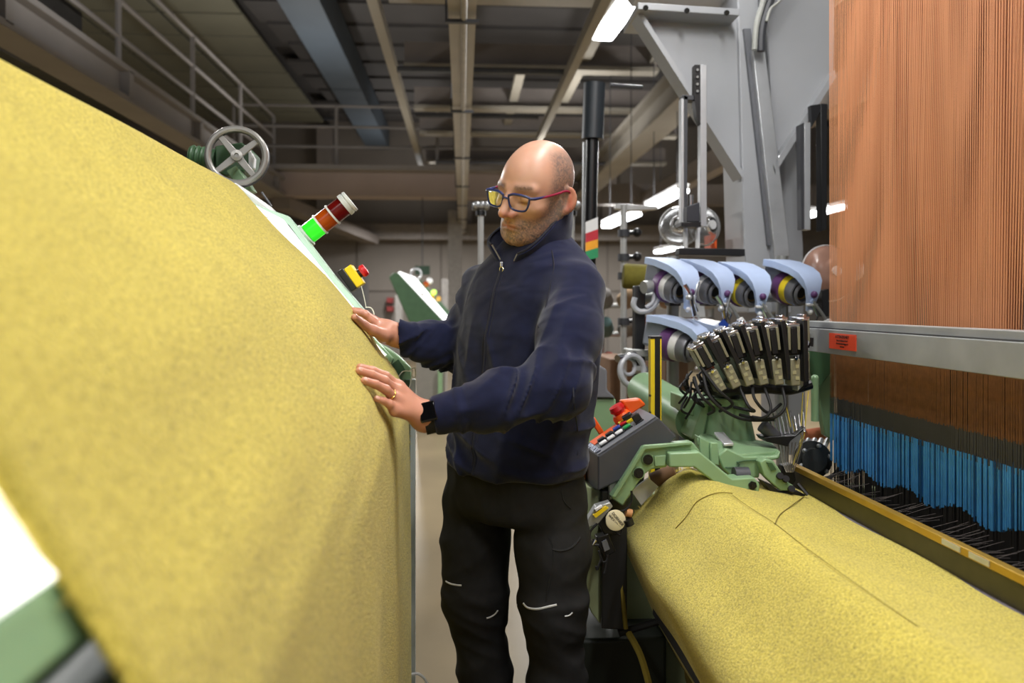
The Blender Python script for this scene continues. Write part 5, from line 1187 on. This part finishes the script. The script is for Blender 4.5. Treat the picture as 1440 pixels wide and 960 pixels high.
lipm = np.exp(-((q[:, 2] + 0.069) / 0.007) ** 2) * sm(0.024, 0.016, qy) * (q[:, 0] > 0.085)
mix((100, 90, 84), hz * stub * (1 - lipm) * (0.62 + 0.55 * n2) * sm(-0.20, -0.135, q[:, 2]))
hairm = hz * sm(0.054, 0.020, q[:, 0] + 0.25 * (q[:, 2] - 0.03)) * sm(0.112, 0.085, q[:, 2]) * sm(-0.085, -0.06, q[:, 2]) * (1 - sm(0.079, 0.083, qy))
mix((112, 102, 97), hairm * (0.68 + 0.4 * n2))
mix((84, 62, 50), hz * np.exp(-((q[:, 2] - 0.022 + 0.12 * (qy - 0.03) ** 2 * 10) / 0.006) ** 2) * sm(0.008, 0.018, qy) * sm(0.056, 0.048, qy) * (q[:, 0] > 0.05) * (0.75 + 0.3 * n2))
mix((150, 100, 80), hz * np.exp(-((q[:, 2] + 0.012) / 0.0025) ** 2) * sm(0.016, 0.02, qy) * sm(0.05, 0.044, qy) * (q[:, 0] > 0.06) * 0.9)   # lash line
ca_ = me.color_attributes.new('tone', 'FLOAT_COLOR', 'POINT')
ca_.data.foreach_set('color', np.concatenate([base, np.ones((len(base), 1))], 1).astype(np.float32).ravel())
SKIN = bpy.data.materials.new('skin'); SKIN.use_nodes = True; nt = SKIN.node_tree; p_ = nt.nodes['Principled BSDF']
at_ = nt.nodes.new('ShaderNodeAttribute'); at_.attribute_name = 'tone'; nt.links.new(at_.outputs['Color'], p_.inputs['Base Color'])
p_.inputs['Roughness'].default_value = 0.38; p_.inputs['Subsurface Weight'].default_value = 0.12; p_.inputs['Subsurface Radius'].default_value = (0.01, 0.004, 0.002)
p_.inputs['Specular IOR Level'].default_value = 0.45
nz_ = nt.nodes.new('ShaderNodeTexNoise'); nz_.inputs['Scale'].default_value = 300; bp_ = nt.nodes.new('ShaderNodeBump'); bp_.inputs['Strength'].default_value = 0.12; bp_.inputs['Distance'].default_value = 0.001
tcn = nt.nodes.new('ShaderNodeTexCoord'); nt.links.new(tcn.outputs['Object'], nz_.inputs['Vector']); nt.links.new(nz_.outputs['Fac'], bp_.inputs['Height']); nt.links.new(bp_.outputs['Normal'], p_.inputs['Normal'])
link('body', me, SKIN, man, angle=180)
# fingernails
NAIL = mat('finger_nail', (226, 178, 160), 0.25, var=0.03)
for pts, rs in LF[1:]:
    d_ = (pts[3] - pts[2]).normalized(); side_ = d_.cross(CN_).normalized(); up_ = side_.cross(d_)
    if up_.dot(Vector((0, -1, 0.3))) < 0: up_ = -up_
    up_ = (CN_ * 0.6 + Vector((0, -0.75, 0.25))); up_ = (up_ - d_ * up_.dot(d_)).normalized(); side_ = d_.cross(up_)
    MB().ball((0, 0, 0), 1, n=12).build('nail', NAIL, man, local=True).matrix_local = Matrix.Translation(pts[3] - man.location + up_ * rs[3] * 0.78 + d_ * 0.001) @ Matrix((d_ * 0.0055, side_ * 0.0045, up_ * 0.002)).transposed().to_4x4()
d_ = (RTH[3] - RTH[2]).normalized(); up_ = Vector((0.45, -0.6, 0.65)); up_ = (up_ - d_ * up_.dot(d_)).normalized(); side_ = d_.cross(up_)
MB().ball((0, 0, 0), 1, n=12).build('nail', NAIL, man, local=True).matrix_local = Matrix.Translation(RTH[3] - man.location + up_ * 0.0068 + d_ * 0.001) @ Matrix((d_ * 0.0065, side_ * 0.0055, up_ * 0.002)).transposed().to_4x4()

# ---- jacket
JA = np.array([.180, .184, .188, .192, .186, .168, .112, .070, .055]); JB = np.array([.134, .136, .140, .140, .125, .108, .092, .076, .055])
def folds(Pn):
    d = 0.0035 * vnoise(Pn * np.array([14, 14, 6], np.float32), 1)
    return d
def ridge(x): return 1 - np.abs(x)
def sleeve(Pn, S_, E, W, rs, seed):
    S_, E, W = V3(S_), V3(E), V3(W); end = W + (E - W) / np.linalg.norm(E - W) * 0.012
    d = chain(Pn, [S_, S_ + (E - S_) * 0.5, E, E + (end - E) * 0.5, end], rs, 0.05)
    ax = (end - E) / np.linalg.norm(end - E)
    d = smax(d, (Pn - end) @ ax, 0.006)
    t = (Pn - E) @ ax / np.linalg.norm(end - E)                 # 0 elbow .. 1 cuff
    u = (E - S_) / np.linalg.norm(E - S_); s = (Pn - S_) @ u / np.linalg.norm(E - S_)
    # diagonal drag folds: stretched noise running askew to the limb
    k1 = ridge(vnoise(np.stack([(Pn @ ax) * 34 + Pn[:, 2] * 22, Pn[:, 1] * 11, Pn[:, 2] * 13], 1).astype(np.float32), seed)) ** 2
    k2 = ridge(vnoise(np.stack([(Pn @ u) * 22 - (Pn @ ax) * 15, Pn[:, 1] * 7, Pn[:, 0] * 8], 1).astype(np.float32), seed + 9)) ** 2
    wf = np.clip(1 - np.abs(t - 0.35) / 0.65, 0, 1); wu = np.clip(1 - np.abs(s - 0.75) / 0.6, 0, 1)
    d = d - 0.015 * wf * (k1 - 0.45) - 0.014 * wu * (k2 - 0.45)
    d = d - 0.0035 * np.exp(-((t - 0.80) / 0.018) ** 2) + 0.002 * np.exp(-((t - 0.74) / 0.02) ** 2)      # cuff seam
    return d
def jacket(Pn):
    d = torso(Pn, JA, JB, 0.925, 1.505, 0.012)
    c = Pn - V3((TC[3][0], TC[3][1], 0)); l = c @ TL.astype(np.float32); f = c @ TF.astype(np.float32); z = Pn[:, 2]
    kf = ridge(vnoise(np.stack([l * 15 + z * 6, f * 8, z * 5 - l * 4], 1).astype(np.float32), 31)) ** 2
    d = d - 0.011 * (kf - 0.45) * np.clip((1.36 - z) / 0.2, 0, 1)
    kw = ridge(vnoise(np.stack([l * 7, f * 6, z * 22 + l * 9], 1).astype(np.float32), 37)) ** 2
    d = d - 0.012 * (kw - 0.45) * np.clip((1.14 - z) / 0.14, 0, 1) * np.clip((z - 0.92) / 0.03, 0, 1)
    d = d - 0.004 * np.exp(-((z - 0.945) / 0.012) ** 2)                                     # hem band
    a = sleeve(Pn, LS, LE, LW, [0.064, 0.064, 0.055, 0.049, 0.039], 5)
    b = sleeve(Pn, RS, RE, RW, [0.062, 0.062, 0.054, 0.047, 0.038], 15)
    d = smin(d, a, 0.035); d = smin(d, b, 0.035)
    return d
Vj, Qj = sdf_mesh(jacket, (-0.16, 1.40, 0.89), (0.46, 2.30, 1.56), 0.0042)
Vj = relax(Vj, Qj, 1, 0.4)
NAVY = mat('navy_fleece', (25, 29, 54), 0.95, var=0.14, scale=40, bump=0.3, bscale=700, sheen=0.16, spec=0.1)
NT = mat('navy_trim', (20, 22, 38), 0.8, var=0.1)
ntj = NAVY.node_tree; b0 = [n for n in ntj.nodes if n.type == 'BUMP'][0]
wn = ntj.nodes.new('ShaderNodeTexNoise'); wn.inputs['Scale'].default_value = 8; wn.inputs['Detail'].default_value = 1; wn.inputs['Distortion'].default_value = 0.5
mp = ntj.nodes.new('ShaderNodeMapping'); mp.inputs['Rotation'].default_value = (0.5, 0.3, 0.6); mp.inputs['Scale'].default_value = (1.0, 1.6, 2.4)
b1 = ntj.nodes.new('ShaderNodeBump'); b1.inputs['Strength'].default_value = 0.3; b1.inputs['Distance'].default_value = 0.03
tcj = [n for n in ntj.nodes if n.type == 'TEX_COORD'][0]
ntj.links.new(tcj.outputs['Object'], mp.inputs['Vector']); ntj.links.new(mp.outputs['Vector'], wn.inputs['Vector']); ntj.links.new(wn.outputs['Fac'], b1.inputs['Height']); ntj.links.new(b1.outputs['Normal'], b0.inputs['Normal'])
jac = link('jacket', np_mesh('jacket', Vj - np.array(man.location), Qj), NAVY, man, angle=180, label='navy blue zipped fleece jacket')
def march(fn, o, d, step=1.0):
    o = np.array(o, dtype=np.float32); d = np.array(d, dtype=np.float32); t = 0.0
    for _ in range(60):
        v = float(fn((o + d * t)[None, :])[0]); t += v * 0.8
        if abs(v) < 4e-4: break
    return o + d * t
# zip down the front
zp = []
for z in np.linspace(1.425, 0.932, 26):
    i = np.array([np.interp(z, TZ, TC[:, 0]), np.interp(z, TZ, TC[:, 1]), z])
    zp.append(march(jacket, i + TF * 0.32, -TF))
zp = [Vector(p.tolist()) for p in zp]
MB().tube(zp, 0.0038, 6).build('zip', NT, jac)
for s_ in (-1, 1): MB().tube([p + Vector((TL * 0.010 * s_).tolist()) + Vector((TF * -0.0015).tolist()) for p in zp], 0.002, 5).build('zip_flap', NT, jac)
# collar
def tl(l, f, z, ref=1.465):
    c = np.array([np.interp(ref, TZ, TC[:, 0]), np.interp(ref, TZ, TC[:, 1])]); p = TL * l + TF * f
    return Vector((c[0] + p[0], c[1] + p[1], z))
col_v = MB(); NA, NH = 56, 8
for j in range(NH + 1):
    v = j / NH
    for i in range(NA + 1):
        ph = math.radians(8 + (344) * i / NA); cs = math.cos(ph); fr = max(0, cs)
        base_z = 1.468 - 0.040 * cs - 0.010 * fr ** 4
        hgt = 0.070 - (0.042 if math.sin(ph) > 0 else 0.016) * fr ** 1.3
        open_ = v * fr ** 2
        rl = 0.084 + 0.006 * v + 0.016 * open_; rf = 0.088 + 0.004 * v + 0.008 * open_
        l_ = rl * math.sin(ph) + math.copysign(0.030 * open_, math.sin(ph)); f_ = 0.012 + rf * cs
        col_v.v.append(tuple(tl(l_, f_, base_z + hgt * v)))
for j in range(NH):
    for i in range(NA):
        a = j * (NA + 1) + i; col_v.f.append((a, a + 1, a + NA + 2, a + NA + 1))
cob = col_v.build('collar', NAVY, jac, angle=80); so_ = cob.modifiers.new('thickness', 'SOLIDIFY'); so_.thickness = 0.006; so_.offset = 1
ss_ = cob.modifiers.new('soft', 'SUBSURF'); ss_.levels = 1; ss_.render_levels = 1
nv = NA + 1
for i in (0, NA):
    MB().tube([Vector(col_v.v[j * nv + i]) for j in range(NH + 1)] , 0.0026, 6).build('collar_zip', mat('zip_teeth', (120, 116, 110), 0.35, 0.7), jac)
MB().tube([Vector(col_v.v[NH * nv + i]) + Vector((0, 0, 0.001)) for i in range(NA + 1)], 0.0032, 6).build('collar_piping', NT, jac)
zt = zp[0] + Vector((TF * 0.006).tolist())
MB().torus(zt + Vector((0, 0, -0.012)), Vector(TF.tolist()), 0.006, 0.0014, 16, 6).build('zip_pull', CHROME, jac); MB().box(zt, (0.007, 0.007, 0.012)).build('zip_slider', CHROME, jac, bevel=0.001)
# raglan seam on the near shoulder and pocket edge
def seam(pts, nm='seam', r=0.0016):
    o_ = []
    for x, y in pts:
        d = np.array(cam_ray(x, y)); d = d / np.linalg.norm(d); o_.append(Vector(march(jacket, np.array(O) + d * 1.2, d).tolist()))
    MB().tube(spline(o_, 4), r, 5).build(nm, NT, jac)
seam([(776, 352), (779, 375), (774, 400), (768, 430), (758, 460)])
seam([(806, 545), (808, 575), (812, 605), (812, 640)], 'pocket_seam')

# ---- trousers
RH, RK, RA = at(670, 704, 2.02), at(668, 842, 1.97), at(706, 1125, 1.98); LH_, LK, LA = at(775, 700, 1.90), at(778, 852, 1.86), at(792, 1150, 1.87)
PC = [at(720, 664, 1.96), at(721, 705, 1.96)]
def trousers(Pn):
    z = Pn[:, 2]; c = Pn - V3(PC[1]); l = c @ TL.astype(np.float32); f = c @ TF.astype(np.float32)
    pel = ((np.abs(l / 0.176) ** 2.4 + np.abs(f / 0.130) ** 2.4) ** (1 / 2.4) - 1) * 0.130
    pel = smax(smax(pel, z - 0.98, 0.02), 0.812 - z, 0.045)
    d = pel
    for H, K, A_2, w, sd in ((RH, RK, RA, 0.076, 41), (LH_, LK, LA, 0.079, 47)):
        H, K, A_2 = V3(H), V3(K), V3(A_2)
        e = chain(Pn, [H, H + (K - H) * 0.5, K, K + (A_2 - K) * 0.35, A_2], [w + 0.006, w, 0.066, 0.057, 0.058], 0.05)
        e = smax(e, 0.075 - z, 0.01)
        k1 = ridge(vnoise(np.stack([Pn[:, 0] * 7 + z * 6, Pn[:, 1] * 7, z * 15 - Pn[:, 0] * 8], 1).astype(np.float32), sd))
        k2 = ridge(vnoise(np.stack([Pn[:, 0] * 8, Pn[:, 1] * 8, z * 26 + Pn[:, 0] * 12], 1).astype(np.float32), sd + 3))
        wk = np.exp(-((z - K[2] + 0.07) / 0.13) ** 2)
        e = e - 0.008 * (k1 - 0.5) - 0.009 * wk * (k2 - 0.5)
        e = e - 0.004 * np.exp(-((z - K[2] - 0.02) / 0.012) ** 2)
        d = smin(d, e, 0.022)
    k3 = ridge(vnoise(np.stack([l * 14 + z * 8, f * 8, z * 12 - l * 9], 1).astype(np.float32), 53))
    d = d - 0.006 * (k3 - 0.5) * np.clip((z - 0.66) / 0.1, 0, 1)
    return d
Vt, Qt = sdf_mesh(trousers, (-0.12, 1.66, 0.05), (0.42, 2.22, 1.0), 0.0052)
Vt = relax(Vt, Qt, 1, 0.4)
BTR = mat('black_work_trousers', (29, 29, 30), 0.75, var=0.15, scale=60, bump=0.2, bscale=900, spec=0.25)
tro = link('trousers', np_mesh('trousers', Vt - np.array(man.location), Qt), BTR, man, angle=180, label='black work trousers with pale reflective piping')
PIPE = mat('reflective_piping', (196, 198, 198), 0.4, var=0.05)
def leg_line(pts, nm, m, r):
    o_ = []
    for x, y in pts:
        d = np.array(cam_ray(x, y)); d = d / np.linalg.norm(d); o_.append(Vector(march(trousers, np.array(O) + d * 1.2, d).tolist()))
    MB().tube(spline(o_, 4), r, 5).build(nm, m, tro)
leg_line([(627, 817), (632, 820), (640, 822), (649, 823)], 'piping', PIPE, 0.0022)
leg_line([(684, 869), (690, 867), (696, 863), (700, 858)], 'piping', PIPE, 0.0022)
leg_line([(736, 848), (742, 854), (755, 856), (770, 853), (783, 850)], 'piping', PIPE, 0.0024)
leg_line([(794, 866), (800, 865), (805, 861)], 'piping', PIPE, 0.002)
TS = mat('trouser_seam', (12, 12, 12), 0.8)
leg_line([(772, 755), (778, 770), (778, 790), (772, 820), (768, 845)], 'pocket_edge', TS, 0.002)
leg_line([(777, 772), (790, 774), (805, 768), (816, 755)], 'pocket_flap', TS, 0.003)
leg_line([(789, 690), (793, 705), (803, 715)], 'pocket_edge', TS, 0.002)
# shoes
SHOE = mat('black_safety_shoe', (28, 27, 27), 0.5, var=0.12, scale=40); SOLE = mat('dark_rubber_sole', (48, 46, 44), 0.7)
for A_2 in (RA, LA):
    fx = np.array([A_2.x, A_2.y, 0]); g_ = lambda l, f, z: tuple((fx + TL * l + TF * f + np.array([0, 0, z])).tolist())
    def shoe(Pn, g_=g_):
        d = chain(Pn, [g_(0, -0.06, 0.06), g_(0, 0.06, 0.058), g_(0, 0.15, 0.045)], [0.044, 0.046, 0.040], 0.03); d = smin(d, rcone(Pn, g_(0, -0.02, 0.06), g_(0, -0.02, 0.14), 0.045, 0.05), 0.03)
        return smax(d, 0.018 - Pn[:, 2], 0.006)
    c = g_(0, 0.05, 0.08); v_, q_ = sdf_mesh(shoe, [c[0] - .2, c[1] - .2, 0], [c[0] + .2, c[1] + .2, .22], 0.006)
    sh = link('shoe', np_mesh('shoe', v_ - np.array(man.location), q_), SHOE, man, angle=180)
    MB().prism([g_(l, f, 0.0) for l, f in ((-.04, -.10), (.04, -.10), (.048, 0), (.05, .10), (.035, .185), (-.035, .185), (-.05, .10), (-.048, 0))], (0, 0, 0.022)).build('sole', SOLE, sh, bevel=0.004)

# ---- glasses
FRB = mat('dark_blue_frame', (38, 48, 98), 0.3, var=0.05); FRR = mat('crimson_temple', (140, 28, 62), 0.3, var=0.05)
LENS = bpy.data.materials.new('spectacle_lens'); LENS.use_nodes = True; nt = LENS.node_tree; nt.nodes.remove(nt.nodes['Principled BSDF'])
tr_ = nt.nodes.new('ShaderNodeBsdfTransparent'); tr_.inputs[0].default_value = (0.93, 0.94, 0.86, 1); gl_ = nt.nodes.new('ShaderNodeBsdfGlossy'); gl_.inputs['Roughness'].default_value = 0.03
fr_ = nt.nodes.new('ShaderNodeFresnel'); fr_.inputs['IOR'].default_value = 1.3; mx_ = nt.nodes.new('ShaderNodeMixShader')
nt.links.new(fr_.outputs[0], mx_.inputs[0]); nt.links.new(tr_.outputs[0], mx_.inputs[1]); nt.links.new(gl_.outputs[0], mx_.inputs[2]); nt.links.new(mx_.outputs[0], nt.nodes['Material Output'].inputs[0])
shape = [(-0.026, 0.013), (-0.012, 0.0165), (0.006, 0.017), (0.022, 0.016), (0.0275, 0.011), (0.026, -0.003), (0.019, -0.0165), (0.004, -0.0195), (-0.012, -0.018), (-0.022, -0.010)]
gf = None
for s_ in (-1, 1):
    loop = spline([(0, a, b) for a, b in shape + shape[:2]], 4)[2 * 4 - 8: len(shape) * 4]
    pts = []
    for p in loop:
        y_, z_ = 0.034 + p.y, -0.008 + p.z
        pts.append(h2w((0.116 - 0.5 * y_ * y_ * 4.2 - 0.10 * (0.02 - z_) * 0.6, s_ * y_, z_)))
    rim = MB(); n_ = len(pts); cen = sum(pts, Vector()) / n_
    rim.tube(pts + [pts[0], pts[1]], 0.0024, 8, False)
    o_ = rim.build('glasses_rim', FRB, man)
    MB().add([cen] + pts, [(0, i + 1, (i + 1) % n_ + 1) for i in range(n_)]).build('lens', LENS, o_, angle=180)
    top = [h2w((0.116 - 2.1 * y_ * y_ - 0.0006, s_ * y_, z_)) for y_, z_ in ((0.008, 0.0035), (0.02, 0.0085), (0.04, 0.009), (0.058, 0.0065), (0.064, 0.003))]
    MB().tube(spline(top, 4), 0.0031, 8).build('brow_bar', FRB, o_)
    te = [h2w(p) for p in ((0.106, s_ * 0.064, 0.004), (0.098, s_ * 0.071, 0.004), (0.06, s_ * 0.076, 0.006), (0.02, s_ * 0.0795, 0.010), (0.0, s_ * 0.0815, 0.013), (-0.02, s_ * 0.0815, 0.008), (-0.036, s_ * 0.079, -0.012))]
    MB().tube(spline(te[1:], 5), 0.0028, 8).build('temple', FRR, o_); MB().tube(te[:3], [0.0034, 0.0034, 0.0026], 8).build('hinge', FRB, o_)
MB().tube([h2w(p) for p in ((0.1155, -0.0085, -0.003), (0.1175, 0, -0.001), (0.1155, 0.0085, -0.003))], 0.0022, 8).build('glasses_bridge', FRB, man)

# ---- wrist watch and ring
wax = LD; wc = LW + LD * 0.004
wu = Vector((0.25, -0.80, 0.45)); wu = (wu - wax * wu.dot(wax)).normalized(); wv = wax.cross(wu)
ws = MB(); nn = 36
for i in range(nn):
    a = 2 * math.pi * i / nn; d_ = wu * math.cos(a) * 0.0305 + wv * math.sin(a) * 0.0315
    for k, (rr, ww) in enumerate(((1.0, -0.010), (1.07, -0.010), (1.07, 0.010), (1.0, 0.010))): ws.v.append(tuple(wc + d_ * rr + wax * ww))
for i in range(nn):
    for k in range(4): ws.f.append((i * 4 + k, ((i + 1) % nn) * 4 + k, ((i + 1) % nn) * 4 + (k + 1) % 4, i * 4 + (k + 1) % 4))
wo_ = ws.build('wristwatch', RUBBER, man, label='black smart watch')
Rw = Matrix((wax, wv, wu)).transposed()
MB().box(wc + wu * 0.0345, (0.034, 0.040, 0.009), Rw).build('watch_case', mat('watch_case_grey', (70, 70, 74), 0.25, 0.8), wo_, bevel=0.003)
MB().box(wc + wu * 0.0392, (0.031, 0.036, 0.002), Rw).build('watch_screen', mat('black_glass', (8, 8, 10), 0.08), wo_, bevel=0.0008)
pts, rs = LF[2]; rp = pts[0].lerp(pts[1], 0.55)
MB().torus(rp, (pts[1] - pts[0]), rs[0] * 0.98 + 0.0006, 0.0014, 24, 8).build('wedding_ring', mat('gold', (226, 180, 96), 0.2, 1.0), man)
